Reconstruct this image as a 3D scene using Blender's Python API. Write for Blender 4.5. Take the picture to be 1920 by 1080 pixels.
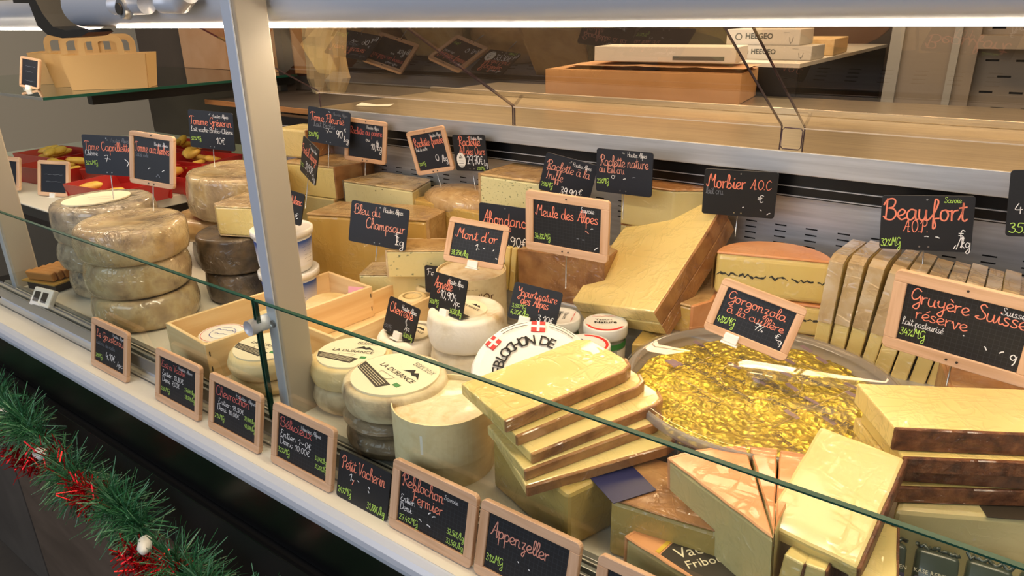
import bpy, bmesh, math, random
from mathutils import Vector, Matrix, Euler, noise
R = math.radians
for o in list(bpy.data.objects): bpy.data.objects.remove(o)
scene = bpy.context.scene
col = scene.collection

# ------------------------------------------------------------------ camera
cam_d = bpy.data.cameras.new('camera'); cam = bpy.data.objects.new('camera', cam_d); col.objects.link(cam)
cam_d.sensor_width = 36.0; cam_d.lens = 36.0 * 1340 / 1920; cam_d.clip_start = 0.02
cam.matrix_world = Matrix(((0.80665475, -0.20114527, 0.55574157, 0.0),
                           (0.59079870, 0.30032811, -0.74883905, 0.0),
                           (-0.01627938, 0.93238598, 0.36109746, 0.62),
                           (0, 0, 0, 1)))
scene.camera = cam

# ------------------------------------------------------------------ world, lights, exposure
def lin(h):
    h = h.lstrip('#'); c = [int(h[i:i + 2], 16) / 255 for i in (0, 2, 4)]
    return tuple((x / 12.92 if x <= .04045 else ((x + .055) / 1.055) ** 2.4) for x in c) + (1.0,)
world = bpy.data.worlds.new('world'); scene.world = world; world.use_nodes = True
wn = world.node_tree.nodes; wn['Background'].inputs[0].default_value = lin('cdc9c4'); wn['Background'].inputs[1].default_value = 0.34
def area(name, loc, rot, sx, sy, power, colr):
    d = bpy.data.lights.new(name, 'AREA'); d.shape = 'RECTANGLE'; d.size = sx; d.size_y = sy; d.energy = power; d.color = lin(colr)[:3]
    o = bpy.data.objects.new(name, d); o.location = loc; o.rotation_euler = rot; col.objects.link(o); return o
area('shop_ceiling_lamps', (-0.6, 0.8, 2.3), (0, 0, 0), 3.0, 0.9, 62, 'ffdcae')
for lx in (-2.3, -1.15, 0.0): area('service_side_lamp', (lx, 2.75, 1.55), (R(-52), 0, 0), .95, .22, 19, 'ffe0b6')
area('shop_window_daylight', (-1.2, -2.6, 1.5), (R(78), 0, R(-8)), 3.6, 2.0, 72, 'e2eafa')
vs = scene.view_settings; vs.view_transform = 'Standard'; vs.look = 'None'; vs.exposure = -0.12; vs.gamma = 1.0; vs.use_curve_mapping = False

# ------------------------------------------------------------------ materials
MATS = {}
def nm(name):
    m = bpy.data.materials.new(name); m.use_nodes = True
    return m, m.node_tree.nodes, m.node_tree.links, m.node_tree.nodes['Principled BSDF']
def setp(b, **k):
    for a, v in k.items():
        a = a.replace('_', ' ')
        for s in b.inputs:
            if s.name.lower() == a.lower(): s.default_value = v; break
def wrinkle(n, l, b, scale=1.0, strength=.9, dist=.003, target='Coat Normal'):
    """cling film: sparse sharp folds over a gentle undulation"""
    tc = n.new('ShaderNodeTexCoord'); hs = []
    oi = n.new('ShaderNodeObjectInfo'); cs = n.new('ShaderNodeVectorMath'); cs.operation = 'SCALE'; cs.inputs[0].default_value = (2.3, 4.1, 1.7); l.new(oi.outputs['Random'], cs.inputs['Scale'])
    va = n.new('ShaderNodeVectorMath'); l.new(tc.outputs['Object'], va.inputs[0]); l.new(cs.outputs[0], va.inputs[1])
    for k, (sc, rot, wd) in enumerate((((10, 34, 20), (.5, .3, .7), .05), ((36, 14, 26), (.2, .8, -.5), .045))):
        mp = n.new('ShaderNodeMapping'); mp.inputs['Scale'].default_value = tuple(q * scale for q in sc); mp.inputs['Rotation'].default_value = rot; l.new(va.outputs[0], mp.inputs[0])
        nz = n.new('ShaderNodeTexNoise'); nz.inputs['Scale'].default_value = 1.0; nz.inputs['Detail'].default_value = 2.5; nz.inputs['Distortion'].default_value = .8; l.new(mp.outputs[0], nz.inputs['Vector'])
        su = n.new('ShaderNodeMath'); su.operation = 'SUBTRACT'; su.inputs[1].default_value = .5; l.new(nz.outputs['Fac'], su.inputs[0])
        ab = n.new('ShaderNodeMath'); ab.operation = 'ABSOLUTE'; l.new(su.outputs[0], ab.inputs[0])
        mr = n.new('ShaderNodeMapRange'); mr.inputs[1].default_value = 0; mr.inputs[2].default_value = wd; mr.inputs[3].default_value = 1; mr.inputs[4].default_value = 0; l.new(ab.outputs[0], mr.inputs[0]); hs.append(mr.outputs[0])
    ms = n.new('ShaderNodeTexNoise'); ms.inputs['Scale'].default_value = 12 * scale; ms.inputs['Detail'].default_value = 1; l.new(va.outputs[0], ms.inputs['Vector'])
    ad = n.new('ShaderNodeMath'); l.new(hs[0], ad.inputs[0]); l.new(hs[1], ad.inputs[1])
    mm = n.new('ShaderNodeMapRange'); mm.inputs[1].default_value = .40; mm.inputs[2].default_value = .58; l.new(ms.outputs['Fac'], mm.inputs[0])
    mu = n.new('ShaderNodeMath'); mu.operation = 'MULTIPLY'; l.new(ad.outputs[0], mu.inputs[0]); l.new(mm.outputs[0], mu.inputs[1])
    a2 = n.new('ShaderNodeMath'); l.new(mu.outputs[0], a2.inputs[0]); l.new(ms.outputs['Fac'], a2.inputs[1])
    bp = n.new('ShaderNodeBump'); bp.inputs['Strength'].default_value = strength; bp.inputs['Distance'].default_value = dist
    l.new(a2.outputs[0], bp.inputs['Height']); l.new(bp.outputs[0], b.inputs[target])
def mottled(name, stops, scale=25, detail=5, rough=.6, coat=0.0, wrap=False, bump=.2, bdist=.002, bscale=None, stretch=(1, 1, 1), metallic=0, distort=0.4, wstr=1.0, spec=.5, sss=0, blotch=None):
    """stops: [(pos, hex)...] noise driven colour, with optional cling-film coat"""
    m, n, l, b = nm(name)
    tc = n.new('ShaderNodeTexCoord'); mp = n.new('ShaderNodeMapping'); mp.inputs['Scale'].default_value = stretch
    oi = n.new('ShaderNodeObjectInfo'); vm = n.new('ShaderNodeVectorMath'); vm.operation = 'ADD'
    cx = n.new('ShaderNodeVectorMath'); cx.operation = 'SCALE'; cx.inputs[0].default_value = (7.3, 3.1, 5.7)
    l.new(oi.outputs['Random'], cx.inputs['Scale'])
    l.new(tc.outputs['Object'], vm.inputs[0]); l.new(cx.outputs[0], vm.inputs[1]); l.new(vm.outputs[0], mp.inputs[0])
    nz = n.new('ShaderNodeTexNoise'); nz.inputs['Scale'].default_value = scale; nz.inputs['Detail'].default_value = detail; nz.inputs['Distortion'].default_value = distort
    rp = n.new('ShaderNodeValToRGB'); e = rp.color_ramp.elements
    while len(e) < len(stops): e.new(.5)
    for i, (p, h) in enumerate(stops): e[i].position = p; e[i].color = lin(h)
    l.new(mp.outputs[0], nz.inputs['Vector']); l.new(nz.outputs['Fac'], rp.inputs[0]); src = rp.outputs[0]
    if blotch:                                  # stains: (hex, scale, lo, hi)
        nb = n.new('ShaderNodeTexNoise'); nb.inputs['Scale'].default_value = blotch[1]; nb.inputs['Detail'].default_value = 7; nb.inputs['Roughness'].default_value = .65; l.new(mp.outputs[0], nb.inputs['Vector'])
        mr = n.new('ShaderNodeMapRange'); mr.inputs[1].default_value = blotch[2]; mr.inputs[2].default_value = blotch[3]; l.new(nb.outputs['Fac'], mr.inputs[0])
        mc = n.new('ShaderNodeMix'); mc.data_type = 'RGBA'; l.new(mr.outputs[0], mc.inputs['Factor']); l.new(src, mc.inputs['A']); mc.inputs['B'].default_value = lin(blotch[0]); src = mc.outputs['Result']
    l.new(src, b.inputs['Base Color'])
    if bump:
        n2 = n.new('ShaderNodeTexNoise'); n2.inputs['Scale'].default_value = bscale or scale * 3; n2.inputs['Detail'].default_value = 4
        bp = n.new('ShaderNodeBump'); bp.inputs['Strength'].default_value = bump; bp.inputs['Distance'].default_value = bdist
        l.new(mp.outputs[0], n2.inputs['Vector']); l.new(n2.outputs['Fac'], bp.inputs['Height']); l.new(bp.outputs[0], b.inputs['Normal'])
    setp(b, Roughness=rough, Metallic=metallic, Coat_Weight=coat, Coat_Roughness=.085, Coat_IOR=(1.65 if wrap else 1.5), Specular_IOR_Level=spec)
    if sss: setp(b, Subsurface_Weight=sss, Subsurface_Radius=(.02, .012, .005), Subsurface_Scale=.5)
    if wrap: wrinkle(n, l, b, strength=wstr)
    MATS[name] = m; return m
def plain(name, h, rough=.5, metallic=0, coat=0, spec=.5, alpha=1):
    m, n, l, b = nm(name); setp(b, Base_Color=lin(h), Roughness=rough, Metallic=metallic, Coat_Weight=coat, Specular_IOR_Level=spec); MATS[name] = m; return m
def emit(name, h, s):
    m, n, l, b = nm(name); setp(b, Base_Color=lin(h), Emission_Color=lin(h), Emission_Strength=s); MATS[name] = m; return m
def clear(name, tint, gloss=1.0, rough=.0, ior=1.5, haze=0.0, hazecol='ffffff'):
    """thin clear sheet: transparent + fresnel reflection (+ a little surface haze)"""
    m, n, l, b = nm(name); n.remove(b); out = n['Material Output']
    t = n.new('ShaderNodeBsdfTransparent'); t.inputs[0].default_value = lin(tint)
    g = n.new('ShaderNodeBsdfGlossy'); g.inputs['Roughness'].default_value = rough; g.inputs[0].default_value = (1, 1, 1, 1)
    f = n.new('ShaderNodeFresnel'); f.inputs[0].default_value = ior
    mu = n.new('ShaderNodeMath'); mu.operation = 'MULTIPLY'; mu.inputs[1].default_value = gloss; l.new(f.outputs[0], mu.inputs[0])
    ge = n.new('ShaderNodeNewGeometry'); inv = n.new('ShaderNodeMath'); inv.operation = 'SUBTRACT'; inv.inputs[0].default_value = 1.0; l.new(ge.outputs['Backfacing'], inv.inputs[1])
    m3 = n.new('ShaderNodeMath'); m3.operation = 'MULTIPLY'; l.new(mu.outputs[0], m3.inputs[0]); l.new(inv.outputs[0], m3.inputs[1])   # only the outer face mirrors
    mx = n.new('ShaderNodeMixShader'); l.new(m3.outputs[0], mx.inputs[0])
    if haze:
        d = n.new('ShaderNodeBsdfDiffuse'); d.inputs[0].default_value = lin(hazecol)
        m2 = n.new('ShaderNodeMixShader'); m2.inputs[0].default_value = haze; l.new(t.outputs[0], m2.inputs[1]); l.new(d.outputs[0], m2.inputs[2]); l.new(m2.outputs[0], mx.inputs[1])
    else: l.new(t.outputs[0], mx.inputs[1])
    l.new(g.outputs[0], mx.inputs[2]); l.new(mx.outputs[0], out.inputs[0]); MATS[name] = m; return m
def woody(name, a, c, scale=1.0, rough=.55, axis=0):
    st = [90 * scale] * 3; st[axis] = 6 * scale
    return mottled(name, [(.3, a), (.55, c), (.75, a)], scale=1, detail=6, rough=rough, bump=.15, bdist=.0006, bscale=2, stretch=tuple(st), distort=.2)

woody('frame_wood_h', 'c79a72', 'dcb592', axis=0); woody('frame_wood_v', 'c79a72', 'dcb592', axis=2)
woody('crate_wood', 'e3c088', 'f0d5a3', scale=.5, axis=1); woody('crate_wood_x', 'e0bc84', 'eed2a0', scale=.5, axis=0)
woody('band_wood', 'e0cc9c', 'ecdcb2', scale=.5, axis=0); woody('counter_wood', '8a5a30', 'b07a44', scale=.3, axis=0)
plain('board_black', '15171b', .5); plain('board_slate', '171c26', .45)
def chalkgrid():
    m, n, l, b = nm('board_grid'); tc = n.new('ShaderNodeTexCoord'); mp = n.new('ShaderNodeMapping'); mp.inputs['Rotation'].default_value = (R(90), 0, 0)
    bk = n.new('ShaderNodeTexBrick'); bk.offset = 0; bk.inputs['Scale'].default_value = 1; bk.inputs['Mortar Size'].default_value = .00025; bk.inputs['Brick Width'].default_value = .0062; bk.inputs['Row Height'].default_value = .0062
    bk.inputs['Color1'].default_value = lin('14161a'); bk.inputs['Color2'].default_value = lin('14161a'); bk.inputs['Mortar'].default_value = lin('2c2f36')
    l.new(tc.outputs['Object'], mp.inputs[0]); l.new(mp.outputs[0], bk.inputs['Vector']); l.new(bk.outputs['Color'], b.inputs['Base Color']); setp(b, Roughness=.5); MATS['board_grid'] = m
chalkgrid()
plain('chalk_orange', 'f79276', .8); plain('chalk_red', 'd96f66', .8); plain('chalk_rose', 'e09a86', .8); plain('chalk_white', 'f2f2f2', .8); plain('chalk_green', 'c4ee6e', .8); plain('chalk_faint', '7d828c', .8)
plain('pin_steel', 'b9b9b6', .3, 1); plain('plastic_white', 'f1efe8', .35); plain('screw', '55504a', .4, .8); plain('paper_white', 'efece2', .7)
mottled('steel', [(.35, 'b9bbbe'), (.65, 'cbcdd0')], scale=2, stretch=(3, 60, 60), rough=.42, bump=.04, metallic=.65)
mottled('steel_top', [(.35, 'b2a48c'), (.65, 'c8b99c')], scale=2, stretch=(3, 40, 40), rough=.3, bump=.04, metallic=.9)
mottled('steel_back', [(.35, 'b4b6b9'), (.65, 'c6c8cb')], scale=2, stretch=(3, 60, 60), rough=.4, bump=.04, metallic=.7)
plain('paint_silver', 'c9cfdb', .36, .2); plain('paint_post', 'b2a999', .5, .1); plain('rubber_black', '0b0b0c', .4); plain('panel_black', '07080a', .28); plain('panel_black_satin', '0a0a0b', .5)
mottled('ledge_white', [(.3, 'dcd7c8'), (.7, 'e6e2d6')], scale=6, rough=.32, bump=0); plain('ledge_nose', 'c2c9d6', .35, .1)
plain('deck_cream', 'ddd9cb', .35); plain('channel_grey', '9a9c98', .35, .6); plain('channel_dark', '2b2c2a', .4)
emit('led', 'ffeccf', 45.0); clear('glass', 'fafdfb', 1.0); clear('acrylic', 'f4efe8', .8, ior=1.49); clear('clear_plastic', 'f8f6f0', 1.0, rough=.03, haze=.015); clear('glass_shelf', 'd9e6dd', 1.0)
plain('glass_edge', '174639', .35, 0, 0, .25); plain('acrylic_edge', '4a3a44', .2); plain('acrylic_edge_light', 'd8c9b4', .25)
mottled('kraft', [(.3, 'b98a58'), (.7, 'c99a68')], scale=8, rough=.75, bump=.1); mottled('kraft_paper', [(.3, 'cf9d70'), (.7, 'dcae84')], scale=10, rough=.7, bump=.5, bdist=.004, bscale=14)
plain('carton_white', 'ddd6c8', .6); plain('ink_grey', '5c5f58', .7); plain('ink_green', '8fa06a', .7); plain('ink_black', '1d1b18', .7); plain('ink_red', 'd8322c', .6); plain('ink_blue', '3c50a8', .6); plain('ink_brown', '6b4a2e', .7)
plain('dark_void', '14110e', .6); plain('dark_wood', '2c221b', .6); mottled('wall_brown', [(.3, '4a3f35'), (.7, '5a4d41')], scale=3, rough=.7, bump=0); plain('cabinet_beige', 'a89a86', .5); plain('wall_grey', 'bdbaaf', .6)
mottled('floor_tile', [(.3, '4a4540'), (.7, '5c564f')], scale=5, rough=.5, bump=.05); mottled('base_brown', [(.3, '53463a'), (.7, '66574a')], scale=5, rough=.55, bump=.1, stretch=(1, 1, 3))
# cheeses
mottled('rind_tomme', [(.28, '8f7858'), (.43, 'b39a72'), (.52, 'c9b386'), (.62, 'b99c66'), (.75, '9a8160')], scale=13, detail=9, rough=.5, coat=1.0, wrap=True, bump=.6, bdist=.003, bscale=70, wstr=.9, blotch=('6a5743', 15, .54, .74))
mottled('rind_tomme_grey', [(.3, '7a6c5a'), (.45, 'a39277'), (.6, 'b8a88a'), (.75, '8b7d68')], scale=24, detail=8, rough=.55, coat=1.0, wrap=True, bump=.6, bdist=.003, bscale=60, wstr=1.0, blotch=('625a50', 30, .53, .68))
mottled('rind_dark', [(.3, '33291e'), (.5, '52432f'), (.75, '6d5a3f')], scale=26, detail=8, rough=.6, coat=.5, wrap=True, bump=.6, bdist=.003, bscale=70)
mottled('rind_ashen', [(.3, '4a3c2c'), (.5, '7d6a4e'), (.75, 'a08c6a')], scale=22, detail=8, rough=.6, coat=.4, wrap=True, bump=.6, bdist=.003, bscale=70)
mottled('rind_brown', [(.3, '7a4f28'), (.5, 'a06f3e'), (.75, 'b4874f')], scale=24, detail=8, rough=.6, coat=.6, wrap=True, bump=.5, bdist=.002, bscale=90)
mottled('rind_crust', [(.3, '44250f'), (.5, '6a3d1e'), (.7, '86552f')], scale=60, detail=8, rough=.7, coat=.25, wrap=True, bump=.9, bdist=.003, bscale=160)
mottled('rind_tan', [(.3, 'a07c4c'), (.5, 'bf9c66'), (.75, 'cfb07c')], scale=30, detail=9, rough=.5, coat=.9, wrap=True, bump=.3, bdist=.002, bscale=60, wstr=.8)
mottled('rind_film', [(.3, 'a58a5f'), (.5, 'bda47a'), (.7, 'cdbfa4')], scale=20, detail=6, rough=.45, coat=1.0, wrap=True, bump=.2, bdist=.002, bscale=50)
mottled('rind_orange', [(.3, 'cf8c55'), (.5, 'd99a66'), (.75, 'e0a97c')], scale=14, detail=6, rough=.5, coat=.28, wrap=True, bump=.3, bdist=.002, bscale=40, wstr=.8)
mottled('rind_white', [(.28, 'b79c6c'), (.4, 'ddd2b8'), (.55, 'ece6d6'), (.8, 'f2eee4')], scale=16, detail=6, rough=.75, bump=.5, bdist=.003, bscale=55, coat=.12, wrap=True)
mottled('rind_cream', [(.28, 'cba765'), (.45, 'e0c68c'), (.7, 'e8d6a6')], scale=14, detail=6, rough=.6, bump=.4, bdist=.0025, bscale=60, coat=.35, wrap=True)
mottled('rind_bloom_grey', [(.28, '84705a'), (.42, 'bba683'), (.55, 'd6c5a0'), (.8, 'e4d8ba')], scale=22, detail=7, rough=.7, bump=.6, bdist=.003, bscale=70, coat=.2, wrap=True)
def paste(name, a, c, coat=.7, scale=7, wstr=.5, rough=.42): return mottled(name, [(.3, a), (.7, c)], scale=scale, detail=3, rough=rough, coat=coat, wrap=True, bump=.08, bdist=.001, bscale=60, wstr=1.0, sss=.12)
paste('paste_yellow', 'e2c97c', 'ead58e', coat=.8); paste('paste_gold', 'c6a04e', 'd0ad5c', coat=.8); paste('paste_pale', 'd8bd6a', 'e1c97e', coat=.8); paste('paste_green', 'c2b47c', 'ccbf8a', coat=.4); paste('paste_olive', 'b3974f', 'bfa45c', coat=.6); paste('paste_ivory', 'dec57a', 'e6d08c', coat=.7)
def specked(name, base, speck, scale, lo, hi):
    m, n, l, b = nm(name); tc = n.new('ShaderNodeTexCoord'); mp = n.new('ShaderNodeMapping'); mp.inputs['Scale'].default_value = (1, 1, 1.8)
    v = n.new('ShaderNodeTexNoise'); v.inputs['Scale'].default_value = scale; v.inputs['Detail'].default_value = 2; rp = n.new('ShaderNodeValToRGB'); e = rp.color_ramp.elements
    e[0].position = lo; e[0].color = lin(speck); e[1].position = hi; e[1].color = lin(base)
    l.new(tc.outputs['Object'], mp.inputs[0]); l.new(mp.outputs[0], v.inputs['Vector']); l.new(v.outputs['Fac'], rp.inputs[0]); l.new(rp.outputs[0], b.inputs['Base Color'])
    setp(b, Roughness=.45, Coat_Weight=.6, Coat_Roughness=.08); wrinkle(n, l, b); MATS[name] = m
specked('paste_herb', 'ddd39a', '5f6634', 150, .30, .36); specked('paste_blue', 'dccf92', '6f7454', 70, .28, .36); specked('paste_pepper', 'd9cf98', '4a4430', 90, .27, .31)
def foil():
    m, n, l, b = nm('gold_foil'); tc = n.new('ShaderNodeTexCoord'); v = n.new('ShaderNodeTexVoronoi'); v.inputs['Scale'].default_value = 110; v.feature = 'F1'
    nz = n.new('ShaderNodeTexNoise'); nz.inputs['Scale'].default_value = 45; nz.inputs['Detail'].default_value = 5; nz.inputs['Distortion'].default_value = 2.0
    ad = n.new('ShaderNodeMath'); bp = n.new('ShaderNodeBump'); bp.inputs['Strength'].default_value = .75; bp.inputs['Distance'].default_value = .008
    l.new(tc.outputs['Object'], v.inputs['Vector']); l.new(tc.outputs['Object'], nz.inputs['Vector']); l.new(v.outputs['Distance'], ad.inputs[0]); l.new(nz.outputs['Fac'], ad.inputs[1]); l.new(ad.outputs[0], bp.inputs['Height']); l.new(bp.outputs[0], b.inputs['Normal'])
    setp(b, Base_Color=lin('ecd650'), Metallic=.7, Roughness=.24); MATS['gold_foil'] = m
foil()
clear('tub_plastic', 'd8d4cc', .9, rough=.06, haze=.62, hazecol='a9a29a')
plain('jar_white', 'e9ebe6', .25, 0, .4); plain('lid_green', '3f8a4a', .4); clear('jar_glass', 'e6eee8', 1.0, rough=.02, haze=.35, hazecol='e8ebe4')
plain('needle_green', '3a7a50', .4); plain('needle_dark', '275a3a', .5); plain('needle_light', '6aa07c', .35); plain('tinsel_red', 'c0141c', .18, .75); emit('bulb_glow', 'dcdcd4', .05)
plain('tray_red', 'a8221c', .35, 0, .3); mottled('pasta_yellow', [(.3, 'd8a23c'), (.7, 'eac05c')], scale=40, rough=.5); plain('bread_brown', 'b97f3e', .6); plain('gold_card', 'c9a250', .3, .4)
plain('label_dark', '3a3328', .45, 0, .4); plain('label_yellow', 'd8b23c', .5); plain('label_navy', '1f2250', .4); plain('packet_green', '3c4436', .3, 0, .6); plain('packet_violet', '3d2f48', .3, 0, .6); plain('pink_paper', 'e6a6b4', .7); plain('sticker_orange', 'f0692c', .6)
plain('bucket_white', 'eceae4', .35); plain('paper_cream', 'ece2c2', .6); plain('ash_vein', '34352f', .7)

# ------------------------------------------------------------------ object helpers
def link(name, me, mat, parent=None, loc=None, rot=None, smooth=False):
    if mat: me.materials.append(MATS[mat])
    if smooth:
        for p in me.polygons: p.use_smooth = True
    o = bpy.data.objects.new(name, me); col.objects.link(o)
    if parent: o.parent = parent
    if loc: o.location = loc
    if rot: o.rotation_euler = rot
    return o
def pyd(name, vs, fs, mat, parent=None, loc=None, rot=None, smooth=False):
    me = bpy.data.meshes.new(name); me.from_pydata([tuple(v) for v in vs], [], fs); me.update()
    return link(name, me, mat, parent, loc, rot, smooth)
def from_bm(name, bm, mat, parent=None, loc=None, rot=None, smooth=False):
    me = bpy.data.meshes.new(name); bm.normal_update(); bm.to_mesh(me); bm.free()
    return link(name, me, mat, parent, loc, rot, smooth)
def tag(o, label, cat, group=None, kind=None):
    o['label'] = label; o['category'] = cat
    if group: o['group'] = group
    if kind: o['kind'] = kind
    return o
def thing(name, label, cat, loc=(0, 0, 0), rot=(0, 0, 0), group=None):
    o = bpy.data.objects.new(name, None); o.empty_display_size = .02; col.objects.link(o); o.location = loc; o.rotation_euler = rot
    return tag(o, label, cat, group)
def struct(o): o['kind'] = 'structure'; return o
def box(name, x0, x1, y0, y1, z0, z1, mat, parent=None, bev=0.0, loc=None, rot=None, seg=2):
    bm = bmesh.new(); vs = [bm.verts.new(p) for p in ((x0, y0, z0), (x1, y0, z0), (x1, y1, z0), (x0, y1, z0), (x0, y0, z1), (x1, y0, z1), (x1, y1, z1), (x0, y1, z1))]
    for f in ((3, 2, 1, 0), (4, 5, 6, 7), (0, 1, 5, 4), (1, 2, 6, 5), (2, 3, 7, 6), (3, 0, 4, 7)): bm.faces.new([vs[i] for i in f])
    if bev: bmesh.ops.bevel(bm, geom=bm.edges[:], offset=bev, segments=seg, profile=.5, affect='EDGES')
    return from_bm(name, bm, mat, parent, loc, rot, smooth=False)
def prism(name, pts, z0, z1, mat, parent=None, bev=0.0, loc=None, rot=None, seg=2, smooth=False, top=None, axis='z'):
    """pts CCW polygon (x,y) extruded z0..z1; top = optional polygon for the upper cap; axis 'x': pts are (y,z) and z0..z1 runs along x"""
    bm = bmesh.new(); top = top or pts
    def P(p, h): return (p[0], p[1], h) if axis == 'z' else ((h, p[0], p[1]) if axis == 'x' else (p[0], h, p[1]))
    a = [bm.verts.new(P(p, z0)) for p in pts]; b = [bm.verts.new(P(p, z1)) for p in top]; n = len(pts)
    bm.faces.new(a[::-1]); bm.faces.new(b)
    for i in range(n): bm.faces.new((a[i], a[(i + 1) % n], b[(i + 1) % n], b[i]))
    bmesh.ops.recalc_face_normals(bm, faces=bm.faces[:])
    if bev:
        bmesh.ops.bevel(bm, geom=[e for e in bm.edges if e.calc_face_angle(0) > .5], offset=bev, segments=seg, profile=.5, affect='EDGES')
    return from_bm(name, bm, mat, parent, loc, rot, smooth)
def lathe(name, prof, mat, parent=None, seg=48, loc=None, rot=None, smooth=True, namp=0.0, nfreq=18, seed=0, arc=None):
    """prof [(r,z)...] bottom to top; r=0 ends become poles. namp: lumpy radial / vertical noise"""
    vs, fs = [], []; rings = []; off = Vector((seed * 3.17, seed * 1.9, seed * 2.3))
    for r, z in prof:
        if r < 1e-6: rings.append([len(vs)]); vs.append(Vector((0, 0, z)))
        else:
            ring = []
            for i in range(seg):
                a = 2 * math.pi * i / seg; p = Vector((r * math.cos(a), r * math.sin(a), z))
                if namp:
                    k = noise.noise(p * nfreq + off); p += Vector((math.cos(a), math.sin(a), 0)) * k * namp; p.z += noise.noise(p * nfreq * .8 + off * 2) * namp * .55
                ring.append(len(vs)); vs.append(p)
            rings.append(ring)
    for A, B in zip(rings, rings[1:]):
        if len(A) == 1: fs += [(A[0], B[(i + 1) % seg], B[i]) for i in range(seg)]
        elif len(B) == 1: fs += [(A[i], A[(i + 1) % seg], B[0]) for i in range(seg)]
        else: fs += [(A[i], A[(i + 1) % seg], B[(i + 1) % seg], B[i]) for i in range(seg)]
    return pyd(name, vs, fs, mat, parent, loc, rot, smooth)
def rounded(r, h, e, top_in=0.0, n=5, mid=2, bulge=0.0):
    """closed wheel profile with rounded edges e"""
    p = [(0, 0), (r * .5, 0), (r - e, 0)]
    p += [(r - e + e * math.sin(i / n * math.pi / 2), e - e * math.cos(i / n * math.pi / 2)) for i in range(1, n + 1)]
    for i in range(1, mid + 1):
        t = i / (mid + 1); p.append((r + bulge * math.sin(t * math.pi), e + (h - 2 * e) * t))
    p += [(r - e + e * math.cos(i / n * math.pi / 2), h - e + e * math.sin(i / n * math.pi / 2)) for i in range(0, n + 1)]
    p += [(r - e * 1.6, h - top_in * .5), (r * .7, h - top_in), (r * .35, h - top_in), (0, h - top_in)]
    return p
def tube(name, path, rad, mat, parent=None, seg=10, closed=False, smooth=True, loc=None, rot=None):
    vs, fs = [], []; path = [Vector(p) for p in path]; n = len(path)
    for i, p in enumerate(path):
        d = (path[min(i + 1, n - 1)] - path[max(i - 1, 0)]).normalized(); up = Vector((0, 0, 1)) if abs(d.z) < .9 else Vector((1, 0, 0))
        a = d.cross(up).normalized(); b = d.cross(a); rr = rad[i] if isinstance(rad, (list, tuple)) else rad
        for k in range(seg):
            t = 2 * math.pi * k / seg; vs.append(p + (a * math.cos(t) + b * math.sin(t)) * rr)
    for i in range(n - 1):
        for k in range(seg): fs.append((i * seg + k, i * seg + (k + 1) % seg, (i + 1) * seg + (k + 1) % seg, (i + 1) * seg + k))
    fs.append(tuple(range(seg))); fs.append(tuple((n - 1) * seg + k for k in range(seg))[::-1])
    return pyd(name, vs, fs, mat, parent, loc, rot, smooth)
def cyl(name, r, z0, z1, mat, parent=None, seg=16, loc=None, rot=None): return lathe(name, [(0, z0), (r, z0), (r, z1), (0, z1)], mat, parent, seg, loc, rot, smooth=False)
def copy_tree(o, loc, rotz, label=None, parent=None):
    c = o.copy(); col.objects.link(c)
    if parent: c.parent = parent
    else:
        c.location = loc; c.rotation_euler = (o.rotation_euler.x, o.rotation_euler.y, rotz)
        if label: c['label'] = label
    for ch in [k for k in bpy.data.objects if k.parent == o]:
        copy_tree(ch, None, None, None, c)
    return c

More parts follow.
